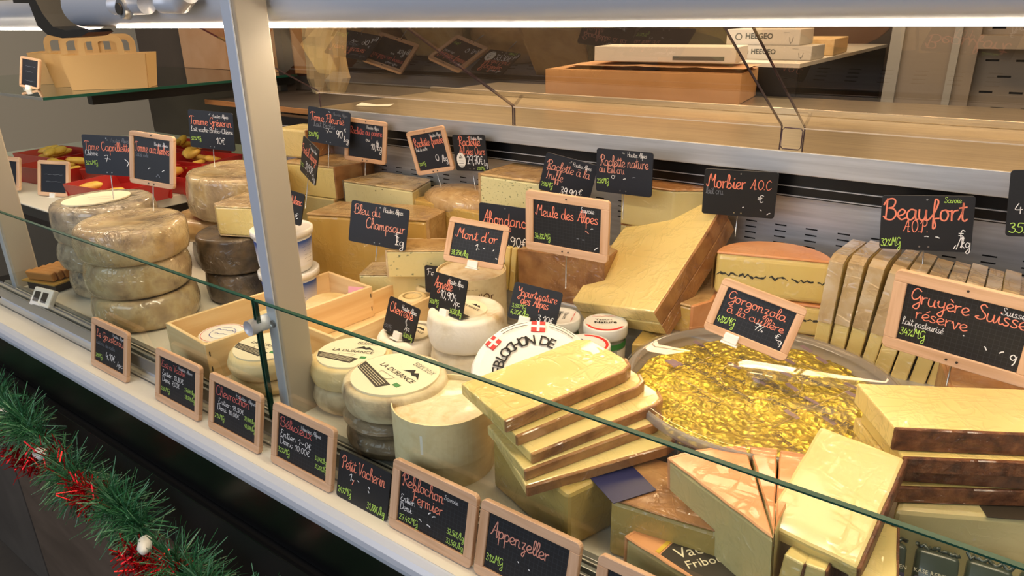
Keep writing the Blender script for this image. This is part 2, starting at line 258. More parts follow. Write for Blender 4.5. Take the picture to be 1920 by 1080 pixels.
# ------------------------------------------------------------------ handwriting (chalk-marker strokes)
GL = {
 'a': (10, '8,9 4,10 1,7 1,2 4,0 7,3 8,9.5 8,3 9,0 10.4,1'), 'b': (9, '0,1 3,9 4,17 2,20 1,15 1,3 3,0 6,1 7,5 5,8 3,7'), 'c': (8, '7,8 4,10 1,7 1,3 4,0 8,2'),
 'd': (10, '7,8 4,10 1,7 1,2 4,0 7,4 8,20 8,3 9,0 11,1'), 'e': (8, '0,3 5,5 7,8 4,10 1,7 1,3 4,0 8,2'), 'f': (8, '0,1 4,8 6.5,17 4.5,20 3.5,16 3.2,-5 4,-8 5.5,-5 4,1 8,2'),
 'g': (9, '7,8 4,10 1,7 1,3 4,1 7,4 8,10 8,-6 5,-10 2,-7 9,1'), 'h': (9, '0,1 4,10 5,18 3,20 2,15 2,0|2,5 5,10 7,8 7,2 8,0 10,1'), 'i': (5, '0,2 2,10 2,2 4,0 6,2|2,14 2.6,15'),
 'k': (8, '0,1 4,12 4,19 2,19 2,0|6,10 2,5 7,0'), 'l': (5, '0,1 4,10 5,18 3,20 2,15 2,3 4,0 6,2'), 'm': (13, '1,10 1,0|1,6 4,10 5,7 5,0|5,6 8,10 9,7 9,2 10,0 12,1'),
 'n': (9.5, '1,10 1,0|1,6 4,10 6,8 6,2 7,0 9,1'), 'o': (9, '5,10 2,9 1,5 2,1 5,0 7,3 7,7 5,10 7,9 9,9'), 'p': (9, '0,2 2,10 2,-10|2,6 5,10 8,7 7,2 4,0 2,2'),
 'r': (7, '1,10 1.4,0|1.2,5 3,9 6,10'), 's': (7.5, '6,9 3.5,10 1.2,8 3,5.4 6,3 5,0.4 2.5,0 0.6,1.4'), 't': (6, '0,1 3,10 3,17 3,3 5,0 7,2|0,12 6,13'),
 'u': (10, '1,10 1,3 3,0 6,2 7,10 7,3 8,0 9.6,1'), 'v': (8, '0,7 1,10 3,1 4,0 6,8 6,10 8,9'), 'x': (8, '0,9 2,10 6,1 8,0|7,10 1,0'), 'y': (9, '0,7 1,10 1,4 4,2 7,5 7,10 7,-6 5,-10 2,-7 9,1'),
 'z': (8, '1,9 6,10 2,1 5,2 6,-4 4,-9 2,-6 8,1'), 'q': (9, '7,8 4,10 1,7 1,3 4,1 7,4 8,10 8,-9'), 'w': (12, '0,8 1,10 2,1 4,0 6,8 7,1 9,0 11,9'), 'j': (5, '0,2 2,10 2,-6 0,-10 -2,-7 5,1'),
 'A': (11, '0,1 2,3 5,12 8,20 9,20 9,0 11,1|3,8 11,9'), 'B': (12, '3,20 2,0|0,14 3,19 8,20 10,17 8,12 4,11 9,10 11,5 8,0 3,0 0,3'), 'C': (11, '10,17 7,20 3,17 1,9 3,1 7,0 11,4'),
 'D': (12, '3,20 2,0 7,1 11,7 10,16 5,20 0,18'), 'E': (10, '9,18 5,20 2,17 5,11 2,9 1,3 5,0 10,3'), 'F': (10, '4,19 3,4 1,1|0,16 4,20 12,20|3,10 9,11'),
 'G': (11, '10,17 6,20 2,16 1,8 4,4 8,7 10,11 10,-4 7,-8 4,-5 11,3'), 'H': (11, '2,20 2,0|10,20 10,0|2,10 10,11'), 'K': (10, '2,20 2,0|9,20 2,9 10,0'), 'L': (10, '2,3 6,14 7,19 4,20 3,14 3,4 1,0 6,2 10,0'),
 'M': (15, '0,5 1,2 3,3 4,12 6,20 9,10 13,20 12,8 13,1 16,2'), 'N': (11, '1,0 2,20 9,0 10,20'), 'O': (12, '6,20 2,16 1,8 4,0 8,1 11,8 10,16 6,20'), 'P': (11, '4,19 3,0 1,1|0,14 4,20 10,19 11,14 8,10 4,11'),
 'R': (12, '4,19 3,0 1,1|0,13 4,20 10,19 11,14 8,11 5,10 9,3 12,0 13,1'), 'S': (10, '9,17 6,20 3,17 5,12 9,7 8,2 4,0 0,2 3,4'), 'T': (10, '6,19 5,4 3,0|0,16 4,20 13,19'), 'V': (10, '0,17 3,19 5,0 10,18 12,20'),
 'Y': (11, '0,17 2,20 3,12 7,11 10,19 10,0 7,-8 3,-5 11,3'), 'I': (5, '2,20 2,0'), 'U': (11, '1,20 1,5 4,0 8,2 9,20'), 'X': (10, '1,20 9,0|9,20 1,0'), 'W': (14, '0,20 3,0 7,15 10,0 14,20'),
 '0': (9, '5,16 2,13 1,7 3,1 6,1 8,8 7,14 5,16'), '1': (6, '1,11 5,16 4,0'), '2': (9, '1,13 4,16 7,13 6,8 1,0 4,1 8,0'), '3': (8, '1,15 5,16 6,12 3,9 7,6 6,1 3,0 0,2'), '4': (9, '4,16 1,6 8,6|6,10 6,-1'),
 '5': (8, '8,16 3,16 2,10 6,10 7,4 4,0 0,2'), '6': (8, '7,16 3,11 1,4 4,0 7,3 5,7 2,5'), '7': (8, '1,15 8,16 4,0|2,8 7,8'), '8': (8, '7,14 4,16 2,13 6,7 7,2 4,0 1,3 3,8 7,14'), '9': (9, '7,13 4,16 1,12 3,8 6,9 8,15 7,5 5,0'),
 '€': (9, '8,14 5,16 3,12 3,4 5,0 8,2|0,10 6,10|0,6 5,6'), '%': (9, '8,16 1,0|2,15 1,13 3,12 3,14 2,15|7,4 6,2 8,1 8,3 7,4'), '/': (8, '8,20 1,-3'), ',': (4, '2,1 1,-3'), '.': (4, '1,0 1.8,.6'), ':': (4, '1,2 1.8,2.6|1,8 1.8,8.6'),
 "'": (4, '2,20 1,16'), '-': (8, '1,7 7,7'), '~': (9, '0,6 3,8 6,5 9,7'), '°': (5, '2,18 1,16 3,15 4,17 2,18'), '`': (5, '1,8 4,6'), '_': (8, '0,4 3,3'), ')': (6, '1,16 5,9 3,1'), ' ': (6, ''),
}
for ch, base, acc in (('é', 'e', '4,13 7,16'), ('è', 'e', '3,16 6,13'), ('à', 'a', '2,14 7,14.5'), ('É', 'E', '5,23 8,26')): GL[ch] = (GL[base][0], GL[base][1] + '|' + acc)
def spline(pts, n=4):
    if len(pts) < 3: return pts
    out = []; P = [pts[0]] + pts + [pts[-1]]
    for i in range(1, len(P) - 2):
        a, b, c, d = P[i - 1], P[i], P[i + 1], P[i + 2]
        for k in range(n):
            t = k / n
            out.append(tuple(.5 * (2 * b[j] + (c[j] - a[j]) * t + (2 * a[j] - 5 * b[j] + 4 * c[j] - d[j]) * t * t + (3 * b[j] - a[j] - 3 * c[j] + d[j]) * t ** 3) for j in (0, 1)))
    out.append(pts[-1]); return out
def hand_strokes(text):
    x = 0; out = []
    for ch in text:
        w, s = GL.get(ch, GL['-'])
        if s:
            for st in s.split('|'):
                out.append(spline([(x + float(p.split(',')[0]), float(p.split(',')[1])) for p in st.split()]))
        x += w
    return out, x
class Ink:
    """collects flat chalk strokes on a board plane (local X right, Z up, facing -Y)"""
    def __init__(s): s.d = {}; s.n = 0
    def stroke(s, colr, pts, th):
        vs, fs = s.d.setdefault(colr, ([], [])); n = len(pts)
        b0 = len(vs)
        for i, p in enumerate(pts):
            q, r = pts[min(i + 1, n - 1)], pts[max(i - 1, 0)]; dx, dy = q[0] - r[0], q[1] - r[1]; L = math.hypot(dx, dy) or 1
            e = th * .5
            ex = (-dx / L * e if i == 0 else dx / L * e if i == n - 1 else 0); ey = (-dy / L * e if i == 0 else dy / L * e if i == n - 1 else 0)
            vs += [(p[0] + ex - dy / L * th, p[1] + ey + dx / L * th), (p[0] + ex + dy / L * th, p[1] + ey - dx / L * th)]
        for i in range(n - 1): k = b0 + 2 * i; fs.append((k, k + 1, k + 3, k + 2))
    def line(s, text, x0, x1, y, xh, colr, th=None, slope=0.0):
        st, w = hand_strokes(text); k = xh / 10.0; kx = (x1 - x0) / max(w, 1); th = th or .072 * math.sqrt(xh * min(xh, kx * 10))
        s.n += 1
        for p in st: s.stroke((colr, s.n), [(x0 + a * kx, y + b * k + slope * a * kx) for a, b in p], th)
    def build(s, parent, y, names=None, flat=False):
        for i, (c, (vs, fs)) in enumerate(s.d.items()):
            c = c[0] if isinstance(c, tuple) else c
            nme = c.replace('chalk_', '') + '_lettering' if c.startswith('chalk') else 'printed_lettering'
            i = i % 6
            if flat: pyd(nme, [(a, b, y + .00012 * i) for a, b in vs], fs, c, parent)
            else: pyd(nme, [(a, y - .00012 * i, b) for a, b in vs], fs, c, parent)
def printed(name, text, size, mat, parent, loc, rot=(0, 0, 0), align='CENTER', bold=0.0, width=None):
    """flat printed word in the built-in typeface"""
    cu = bpy.data.curves.new(name, 'FONT'); cu.body = text; cu.size = size; cu.align_x = align; cu.align_y = 'CENTER'; cu.offset = bold; cu.resolution_u = 2
    o = bpy.data.objects.new(name, cu); col.objects.link(o)
    me = bpy.data.meshes.new_from_object(o.evaluated_get(bpy.context.evaluated_depsgraph_get())); bpy.data.objects.remove(o); bpy.data.curves.remove(cu)
    if width:
        xs = [v.co.x for v in me.vertices]; k = width / (max(xs) - min(xs))
        for v in me.vertices: v.co.x *= k
    return link(name, me, mat, parent, loc, rot)
def bent_print(name, text, size, mat, parent, r, ang_c, z, span, loc=(0, 0, 0)):
    """lettering wrapped round a vertical cylinder of radius r, centred at angle ang_c"""
    o = printed(name, text, size, mat, parent, loc); xs = [v.co.x for v in o.data.vertices]; w = max(xs) - min(xs)
    for v in o.data.vertices:
        a = ang_c + v.co.x / w * span; h = v.co.y; v.co = (r * math.cos(a), r * math.sin(a), z + h)
    return o
def arc_print(name, text, size, mat, parent, r, a0, a1, z):
    """lettering set on a flat arc (tops outward)"""
    n = len(text); vs, fs = [], []
    for i, ch in enumerate(text):
        if ch == ' ': continue
        a = a0 + (a1 - a0) * i / max(n - 1, 1); o = printed('t', ch, size, None, None, (0, 0, 0), bold=size * .012); b0 = len(vs); t = a - math.pi / 2
        for v in o.data.vertices: vs.append((r * math.cos(a) + v.co.x * math.cos(t) - v.co.y * math.sin(t), r * math.sin(a) + v.co.x * math.sin(t) + v.co.y * math.cos(t), z))
        for p in o.data.polygons: fs.append(tuple(b0 + k for k in p.vertices))
        me = o.data; bpy.data.objects.remove(o); bpy.data.meshes.remove(me)
    return pyd(name, vs, fs, mat, parent)

# ------------------------------------------------------------------ the setting
XL, XR = -2.05, 0.55
struct(box('floor', -6, 3, -3, 5, -.90, -.88, 'floor_tile'))
struct(box('wall_back', -6, 3, 3.4, 3.5, -.88, 2.2, 'wall_brown'))
struct(box('wall_left', -5.2, -5.1, -1, 3.4, -.88, 2.2, 'wall_grey'))

# ------------------------------------------------------------------ the refrigerated display case
case = thing('display_case', 'refrigerated cheese display case with low front glass, steel back shelf and lamp tube', 'display case', (0, 0, 0))
box('deck', XL, XR, .60, 1.362, -.012, 0, 'deck_cream', case)
box('rear_step', -.985, XR, 1.11, 1.362, 0, .08, 'steel', case, .003)
box('rear_step', -1.80, -.99, 1.175, 1.362, 0, .08, 'steel', case, .003)
# front ledge: flat cream top with a rounded silver nose, riser and glass channel
prism('front_ledge', [(.522, -.045), (.585, -.045), (.585, -.04), (.522, -.04)], XL - .6, XR, 'ledge_white', case, axis='x')
nose = [(.530, -.04), (.519, -.0412), (.511, -.045), (.506, -.051), (.504, -.059), (.505, -.067), (.509, -.073), (.530, -.076)]
prism('ledge_nose', nose[::-1], XL - .6, XR, 'ledge_nose', case, axis='x')
prism('ledge_seam', [(.5665, -.0402), (.5695, -.0402), (.5695, -.0392), (.5665, -.0392)], XL - .6, XR, 'channel_grey', case, axis='x')
box('riser', XL, XR, .585, .592, -.045, -.006, 'paint_silver', case)
box('glass_channel', XL, XR, .572, .5765, -.02, .006, 'channel_grey', case, .001)
box('glass_channel', XL, XR, .5835, .590, -.02, .006, 'channel_grey', case, .001)
box('channel_slot', XL, XR, .590, .602, -.012, -.002, 'channel_dark', case)
box('channel_lip', XL, XR, .602, .612, -.012, .004, 'channel_grey', case, .001)
# black front below
prism('front_panel', [(.511, -.165), (.53, -.165), (.53, -.074), (.511, -.074)], XL - .6, XR, 'panel_black', case, axis='x')
prism('front_panel', [(.499, -.32), (.53, -.32), (.53, -.168), (.499, -.168)], XL - .6, XR, 'panel_black_satin', case, axis='x')
prism('panel_bead', [(.494, -.1685), (.500, -.1685), (.500, -.1655), (.494, -.1655)], XL - .6, XR, 'panel_black', case, axis='x')
box('base_panel', -1.98, XR, .487, .53, -.88, -.323, 'base_brown', case, .003)
box('base_panel', XL - .8, -1.99, .487, .53, -.88, -.323, 'floor_tile', case, .003)
# lower front glass, two panes with green ground edges
for x0, x1 in ((XL, -.9245), (-.9185, XR)):
    g = box('front_glass', x0 + .001, x1 - .001, .577, .583, 0, .2135, 'glass', case)
    box('glass_edge', x0, x1, .5768, .5832, .2135, .2155, 'glass_edge', g)
    for xe in ([x1] if x0 < -1 else [x0]): box('glass_edge', xe - .001, xe + .001, .5768, .5832, -.015, .2155, 'glass_edge', g)
bolt = tube('glass_clamp', [(-.928, .566, .17), (-.928, .605, .17)], .0125, 'paint_silver', case, 20)
tube('clamp_stem', [(-.912, .5975, .17), (-.912, .609, .17)], .006, 'pin_steel', bolt, 12)
# upright posts
def post(x):
    prism('post', [(x - .011, .603), (x + .009, .603), (x + .012, .606), (x + .012, .656), (x + .009, .659), (x - .011, .659)], -.012, .665, 'paint_post', case, .0015)
    box('post_daylit_face', x - .0125, x + .0095, .6005, .6032, -.012, .665, 'paint_silver', case, .001)  # bluish daylight on the post front, put into the colour of a paler strip
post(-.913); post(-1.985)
# lamp tube with light strip, end cap and hinge fittings
TY, TZ, TR = .70, .642, .0365
tube('lamp_tube', [(-1.545, TY, TZ), (-1.535, TY, TZ), (-.4, TY, TZ), (XR, TY, TZ)], [.030, TR, TR, TR], 'paint_silver', case, 40)
box('light_strip', -1.40, XR, TY - .0085, TY + .0075, TZ - TR - .0022, TZ - TR + .001, 'led', case)
box('light_strip', -2.6, -1.72, .80, .815, .596, .5985, 'led', case)
tube('lamp_tube', [(-2.8, .81, .632), (-1.73, .81, .632)], .034, 'paint_silver', case, 32)
cap = [(-1.72, .665, .60), (-1.60, .665, .599), (-1.50, .665, .599)]
bracket = prism('end_bracket', [(-1.72, .66), (-1.62, .66), (-1.60, .63), (-1.57, .607), (-1.52, .600), (-1.44, .602), (-1.43, .597), (-1.46, .590), (-1.54, .586), (-1.60, .592), (-1.635, .608), (-1.65, .65), (-1.72, .652)][::-1], .655, .70, 'rubber_black', case, axis='y')
hinge = tube('hinge_barrel', [(-1.30, .648, .640), (-1.20, .648, .640)], .0155, 'paint_silver', case, 24)
tube('hinge_ring', [(-1.247, .640, .634), (-1.247, .628, .634)], [.017, .015], 'steel', hinge, 24)
cyl('hinge_screw', .009, 0, .004, 'screw', hinge, 16, (-1.247, .6282, .634), (R(90), 0, 0))
tube('hinge_arm', [(-1.155, .650, .641), (-1.10, .648, .640), (-1.06, .640, .652)], [.0155, .0155, .014], 'paint_silver', case, 24)
# slotted back panel (real slots)
def slotted(name, x0, x1, z0, z1, y, zs, pitch, sw, sh, mat, parent, stagger=False):
    vs, fs = [], []
    rows = sorted(zs); zb = [z0] + sum([[z, z + sh] for z in rows], []) + [z1]
    n = int((x1 - x0) / pitch)
    for ri in range(len(zb) - 1):
        a, b = zb[ri], zb[ri + 1]; hole = ri % 2 == 1; sx = (pitch / 2 if stagger and (ri // 2) % 2 else 0)
        segs = []
        if hole:
            cur = x0
            for i in range(n):
                h0 = x0 + sx + i * pitch + (pitch - sw) / 2
                if h0 + sw > x1: break
                segs.append((cur, h0)); cur = h0 + sw
            segs.append((cur, x1))
        else: segs = [(x0, x1)]
        for s, e in segs:
            k = len(vs); vs += [(s, y, a), (e, y, a), (e, y, b), (s, y, b)]; fs.append((k, k + 1, k + 2, k + 3))
    return pyd(name, vs, fs, mat, parent)
slotted('slotted_back_panel', -1.85, XR, .08, .30, 1.352, [.198, .2095, .221, .2325], .056, .021, .0026, 'steel_back', case)
box('back_void', -1.85, XR, 1.358, 1.366, .0, .30, 'dark_void', case)
box('air_grille', -1.85, XR, 1.318, 1.355, .298, .345, 'panel_black', case)
for z in (.3005, .3175): box('grille_line', -1.85, XR, 1.3155, 1.319, z, z + .0016, 'steel', case)
box('service_shelf', -1.62, XR, 1.30, 2.12, .345, .383, 'steel_top', case, .0015)
box('shelf_fascia', -1.62, XR, 1.2975, 1.3005, .343, .3825, 'steel', case, .001)
box('shelf_step', -1.62, XR, 1.76, 1.775, .383, .398, 'steel_top', case, .001)
box('service_shelf', -2.3, -1.63, 1.384, 2.0, .345, .36, 'dark_wood', case, .002); box('shelf_edging', -2.3, -1.63, 1.38, 1.384, .345, .36, 'counter_wood', case)
# inclined clear guard: short upright lip at the shelf, then leaning over the cheeses to the lamp tube
def guard(x0, x1):
    t = .0035
    prof = [(1.3035, .3835), (1.3035, .4225), (1.300, .4255), (.86, .6615), (.8617, .6646), (1.3025, .4285), (1.307, .424), (1.307, .3835)]
    g = prism('guard_sheet', prof, x0, x1, 'acrylic', case, axis='x')
    for xe in (x0, x1): prism('sheet_edge', prof, xe - .0009, xe + .0009, 'acrylic_edge', g, axis='x')
    box('sheet_fold', x0, x1, 1.2988, 1.3008, .4225, .4245, 'acrylic_edge_light', g)
guard(-1.610, -.958); guard(-.953, -.372); guard(-.333, XR)
loop = []
tube('guard_joint', [(-.370, 1.302, .39), (-.370, 1.302, .418), (-.366, 1.302, .4225), (-.338, 1.302, .4225), (-.335, 1.302, .418), (-.335, 1.302, .39), (-.339, 1.302, .386), (-.366, 1.302, .386), (-.370, 1.302, .39)], .0011, 'acrylic_edge', case, 6)
# small thermometer clipped on the channel
th = thing('thermometer', 'small white two-window thermometer clipped to the glass channel', 'thermometer', (-1.79, .59, .02), (R(-35), 0, R(10)))
box('casing', -.035, .035, -.004, .01, -.022, .022, 'plastic_white', th, .003)
for x in (-.016, .012): box('display_window', x - .010, x + .010, -.0046, -.003, -.012, .012, 'label_dark', th)

# ------------------------------------------------------------------ price tags
O, RD, W, G, F_, RS = 'chalk_orange', 'chalk_red', 'chalk_white', 'chalk_green', 'chalk_faint', 'chalk_rose'
def rounded_rect(w, h, r, n=4):
    pts = []
    for cx, cz, a0 in ((w / 2 - r, h / 2 - r, 0), (-w / 2 + r, h / 2 - r, 90), (-w / 2 + r, -h / 2 + r, 180), (w / 2 - r, -h / 2 + r, 270)):
        for i in range(n + 1): a = R(a0 + 90 * i / n); pts.append((cx + r * math.cos(a), cz + r * math.sin(a)))
    return pts
def price_tag(label, c, yaw, lean, roll, w, h, lines, framed=False, pin=0.0, clip=None, board='board_slate', holes=True, group=None, grid=True, extra=None, name=None, marks=()):
    rot = Euler((R(lean), R(roll), R(yaw)), 'YXZ'); M_ = rot.to_matrix()
    base = Vector(c) + M_ @ Vector((0, 0, -h / 2))
    t = thing(name or ('framed_price_card' if framed else 'price_tag'), label, 'price tag', base, (0, 0, 0), group)
    t.rotation_mode = 'YXZ'; t.rotation_euler = rot
    ink = Ink(); z0 = h / 2
    if framed:
        b = .0135 * w / .143; d = .008; iw, ih = w - 2 * b, h - 2 * b
        box('board', -iw / 2 - .002, iw / 2 + .002, -.001, .002, z0 - ih / 2 - .002, z0 + ih / 2 + .002, 'board_grid' if grid else board, t)
        r = .007
        for s, nme in ((1, 'top_rail'), (-1, 'bottom_rail')):
            a = []
            for i in range(5): g = R(90 * i / 4); a.append((w / 2 - r + r * math.cos(g), s * (h / 2 - r + r * math.sin(g))))
            for i in range(5): g = R(90 + 90 * i / 4); a.append((-w / 2 + r + r * math.cos(g), s * (h / 2 - r + r * math.sin(g))))
            a += [(-w / 2, s * (h / 2 - b)), (w / 2, s * (h / 2 - b))]
            prism(nme, [(p, q + z0) for p, q in a], -d / 2, d / 2, 'frame_wood_h', t, .0008, axis='y', seg=1)
        for s in (-1, 1):
            xa, xb = sorted((s * (w / 2), s * (w / 2 - b))); box('side_stile', xa, xb, -d / 2, d / 2, b, h - b, 'frame_wood_v', t, .0008, seg=1)
        ys = -.0014
        if pin:
            for dx in (-.006, .006): cyl('screw_head', .0016, 0, .001, 'screw', t, 8, (dx, -d / 2, b * .5), (R(90), 0, 0))
            cyl('screw_head', .0016, 0, .001, 'screw', t, 8, (0, -d / 2, h - b * .45), (R(90), 0, 0))
    else:
        iw, ih = w, h; prism('board', [(p, q + z0) for p, q in rounded_rect(w, h, .005)], -.0012, .0012, board, t, axis='y'); ys = -.0016
        if pin and holes:
            for dx, dz in ((-.006, .006), (.006, .006), (0, h - .006)):
                cyl('rivet', .0014, 0, .0008, 'pin_steel', t, 8, (dx, -.0012, dz), (R(90), 0, 0))
    X = lambda u: (u - .5) * iw; Z = lambda v: z0 + (v - .5) * ih
    for L in lines:
        txt, u0, u1, v, xh, colr = L[:6]; ink.line(txt, X(u0), X(u1), Z(v), xh * ih, colr, slope=L[6] if len(L) > 6 else 0.0)
    for q, (u, v, du, dv, colr) in enumerate(marks): ink.stroke((colr, 100 + q), [(X(u), Z(v)), (X(u + du * .5), Z(v + dv * .5) + .0006), (X(u + du), Z(v + dv))], .0007)
    ink.build(t, ys)
    if pin: tube('pin', [(0, .001, .012), (0, .0012, 0), (0, .0015, -pin)], .0011, 'pin_steel', t, 6)
    if clip is not None:
        k = box('clip', -.010 + clip, .010 + clip, -.008, .007, -.004, .009, 'plastic_white', t, .0015)
        box('clip_foot', -.012 + clip, .012 + clip, -.012, .014, -.0065, -.004, 'plastic_white', k, .0008)
    if extra: extra(t, X, Z, ys)
    return t
HA = 'Hautes Alpes'
LZ = .010
price_tag('wood-framed chalk card reading Le Goustarou on the front ledge', (-1.402, .553, LZ), 0, -13, 0, .143, .101, [('Le Goustarou', .03, .97, .70, .10, O), (HA, .60, .98, .88, .045, W), ('Lait cru de vache', .03, .68, .50, .055, F_), ('29%MG', .02, .25, .12, .06, G), ('4,10€', .38, .70, .20, .11, W), ('/pc', .75, .95, .14, .07, W)], True)
price_tag('wood-framed chalk card reading Extra Vache on the front ledge', (-1.156, .553, LZ), 0, -12, 0, .143, .101, [('Extra Vache', .03, .70, .74, .085, RD), (HA, .50, .90, .86, .04, W), ('Entier: 13,80€', .06, .66, .54, .07, W), ('Demi: 7,00€', .06, .56, .38, .07, W), ('25%MG', .03, .28, .14, .055, G), ('27,60€/kg', .70, .97, .40, .055, G), ('28,00€/kg', .70, .97, .22, .055, G)], True)
price_tag('wood-framed chalk card reading Chevrechon on the front ledge', (-.984, .553, LZ), 0, -12, 0, .143, .101, [('Chevrechon', .03, .84, .72, .11, RD), (HA, .52, .99, .86, .045, W), ('Entier: 18,50€', .10, .72, .53, .065, W), ('Demi: 10,00€', .08, .62, .38, .065, W), ('27%MG', .02, .26, .16, .06, G), ('37,00€/kg', .74, .98, .44, .055, G), ('40,00€/kg', .74, .98, .26, .055, G)], True)
price_tag('wood-framed chalk card reading Bélicieux on the front ledge', (-.811, .553, LZ), 0, -12, 0, .143, .101, [('Bélicieux', .03, .68, .72, .105, RD), (HA, .46, .86, .84, .045, W), ('Entier: 1~`0€', .05, .68, .50, .075, W), ('Demi: 10,00€', .05, .66, .34, .075, W), ('32%MG', .02, .26, .14, .065, G), ('33,04€/kg', .77, .99, .36, .055, G), ('35,20€/kg', .77, .99, .18, .055, G)], True)
price_tag('unframed black tag reading Petit Vacherin on the front ledge', (-.680, .553, -.005), 0, -14, 0, .104, .072, [('Petit Vacherin', .06, .92, .66, .13, O), ('1_`', .22, .44, .46, .09, W), ('24%MG', .03, .30, .12, .075, G), ('31,88€/kg', .62, .96, .08, .085, G)], False, board='board_black', holes=False, marks=[(.62, .52, .02, -.03, W), (.62, .44, .02, -.03, W), (.30, .40, .03, .1, O)])
price_tag('wood-framed chalk card reading Reblochon Fermier on the front ledge', (-.547, .553, LZ), 0, -12, 0, .146, .101, [('Reblochon', .03, .66, .74, .12, O), ('Fermier', .20, .66, .50, .115, O), ('Savoie', .66, .86, .84, .045, W), ('Entier:', .03, .26, .42, .07, W), ('Demi:', .03, .23, .26, .07, W), ('27,4%MG', .03, .32, .06, .065, G), ('32,56€/kg', .74, .98, .24, .065, G), ('33,56€/kg', .74, .98, .06, .06, G)], True, marks=[(.33, .47, .02, .0, W), (.46, .42, .03, .04, W), (.52, .40, .04, .03, W), (.33, .24, .04, -.03, W), (.45, .2, .05, -.02, W)])
price_tag('wood-framed chalk card reading Appenzeller on the front ledge', (-.397, .553, LZ), 0, -13, 0, .143, .101, [('Appenzeller', .04, .78, .62, .125, RS), ('31%MG', .02, .24, .14, .08, G)], True, marks=[(.42, .38, .01, -.01, W), (.56, .34, .01, -.01, W)])
price_tag('wood-framed chalk card standing on the ledge in front of the Fribourg wedge', (-.231, .553, LZ), 0, -12, 0, .143, .101, [], True)
# tags on pins
price_tag('slate tag reading Tome Caprillette on a pin in the hazy tomme stack', (-1.664, .747, .336), 25, -6, 2, .124, .087, [('Tome Caprillette', .04, .98, .62, .11, O), ('°', .50, .54, .84, .03, W), (HA, .58, .96, .84, .055, F_), ('Chèvre', .04, .30, .48, .07, W), ('32%MG', .03, .28, .24, .06, G), ('7`', .42, .56, .34, .1, W), (')', .82, .92, .24, .12, W)], pin=.055)
price_tag('wood-framed card reading Tomme aux herbes on a pin in the front tomme stack', (-1.401, .710, .359), 22, -8, 6, .102, .103, [('Tomme aux herbes', .03, .98, .66, .11, O), (HA, .56, .94, .84, .045, W), ('Lait de vache', .05, .40, .54, .05, F_)], True, pin=.05, grid=False, board='board_black', marks=[(.40, .28, .05, .02, W), (.78, .26, .06, .04, W), (.62, .12, .05, .06, F_), (.66, .18, .05, -.06, F_)])
price_tag('slate tag reading Tomme Gréverin above the large ochre tomme', (-1.657, 1.0, .358), 19, -4, 3, .131, .092, [('Tomme Gréverin', .03, .96, .62, .11, O), ('°', .46, .50, .86, .03, W), (HA, .54, .90, .84, .05, W), ('Lait vache-Brebis-Chèvre', .04, .98, .44, .065, W), ('32%MG', .03, .26, .20, .055, G), ('10€', .60, .80, .16, .10, W)], pin=.045)
price_tag('slate tag reading Tome Fleurie over the wrapped block by the post', (-1.457, 1.2, .355), 15, -4, 6, .125, .088, [('Tome Fleurie', .06, .86, .62, .12, O), ('°', .50, .54, .86, .035, W), (HA, .60, .94, .85, .045, F_), ('Lait Brebis', .14, .66, .46, .085, F_), ('32%MG', .02, .26, .16, .07, G), ('7-', .42, .60, .32, .08, W), ('90', .68, .84, .24, .13, W), ('€', .86, .92, .44, .06, W), ('kg', .86, .98, .16, .08, W)], pin=.06)
price_tag('slate tag reading Fontal alpage turned sideways beside the post', (-1.356, 1.05, .306), -22, -10, 8, .121, .085, [('Fontal alpage', .03, .97, .56, .12, O), ('°', .44, .48, .86, .035, W), (HA, .54, .94, .82, .045, W), ('31,90€', .32, .82, .20, .13, W), ('kg', .84, .98, .10, .08, W), ('31%', .03, .22, .18, .06, G)], pin=.075, board='board_black')
price_tag('black tag ending in blanc stuck in the white bucket lid', (-1.250, .898, .247), 3, -14, 5, .096, .067, [('Fromage blanc', .03, .97, .62, .12, O), ('€', .80, .9, .2, .1, W)], board='board_black', pin=.012)
price_tag('wood-framed card reading Raclette au poivre over the peppered cheese', (-1.381, 1.25, .319), 26, 0, 7, .111, .108, [('Raclette au poivre', .03, .97, .68, .10, RD), (HA, .52, .88, .86, .05, W), ('ou', .50, .62, .50, .06, W), ('€', .80, .87, .46, .06, W), ('10/kg', .66, .98, .28, .11, W)], True, pin=.035, grid=False)
price_tag('wood-framed card reading Raclette fumée tilted on its pin', (-1.160, 1.25, .315), 12, 4, -12, .106, .106, [('Raclette fumée', .03, .98, .66, .12, O), (HA, .60, .97, .86, .05, W), ('Lait de vache', .04, .42, .54, .05, W), ('25%MG', .03, .24, .14, .05, G), ('0', .60, .72, .20, .11, W), ('/kg', .78, .97, .16, .09, W)], True, pin=.04, grid=False)
def oval_sticker(t, X, Z, ys):
    pts = [(X(.20) + .0125 * math.cos(a), Z(.30) + .0175 * math.sin(a)) for a in [2 * math.pi * i / 20 for i in range(20)]]
    o = prism('oval_sticker', pts, ys - .0006, ys, 'paper_white', t, axis='y'); ik = Ink()
    for k in range(3): ik.stroke(('ink_grey', k), [(X(.12), Z(.28 - .07 * k)), (X(.27), Z(.28 - .07 * k))], .0005)
    ik.stroke('ink_grey', [(X(.16), Z(.36)), (X(.20), Z(.44)), (X(.25), Z(.36)), (X(.2), Z(.37)), (X(.16), Z(.36))], .0012); ik.build(t, ys - .0008)
price_tag('slate tag reading Raclette Ail des Ours with an oval white sticker', (-1.055, 1.27, .317), 4, 3, -4, .092, .084, [('Raclette', .18, .84, .70, .13, O), ('Ail des Ours', .16, .96, .46, .11, O), ('°', .46, .50, .88, .03, W), (HA, .56, .92, .87, .045, W), ('27,70€', .38, .88, .20, .14, W), ('kg', .90, 1., .16, .08, W), ('25%MG', .66, .90, .04, .05, G)], pin=.045, board='board_black', extra=oval_sticker)
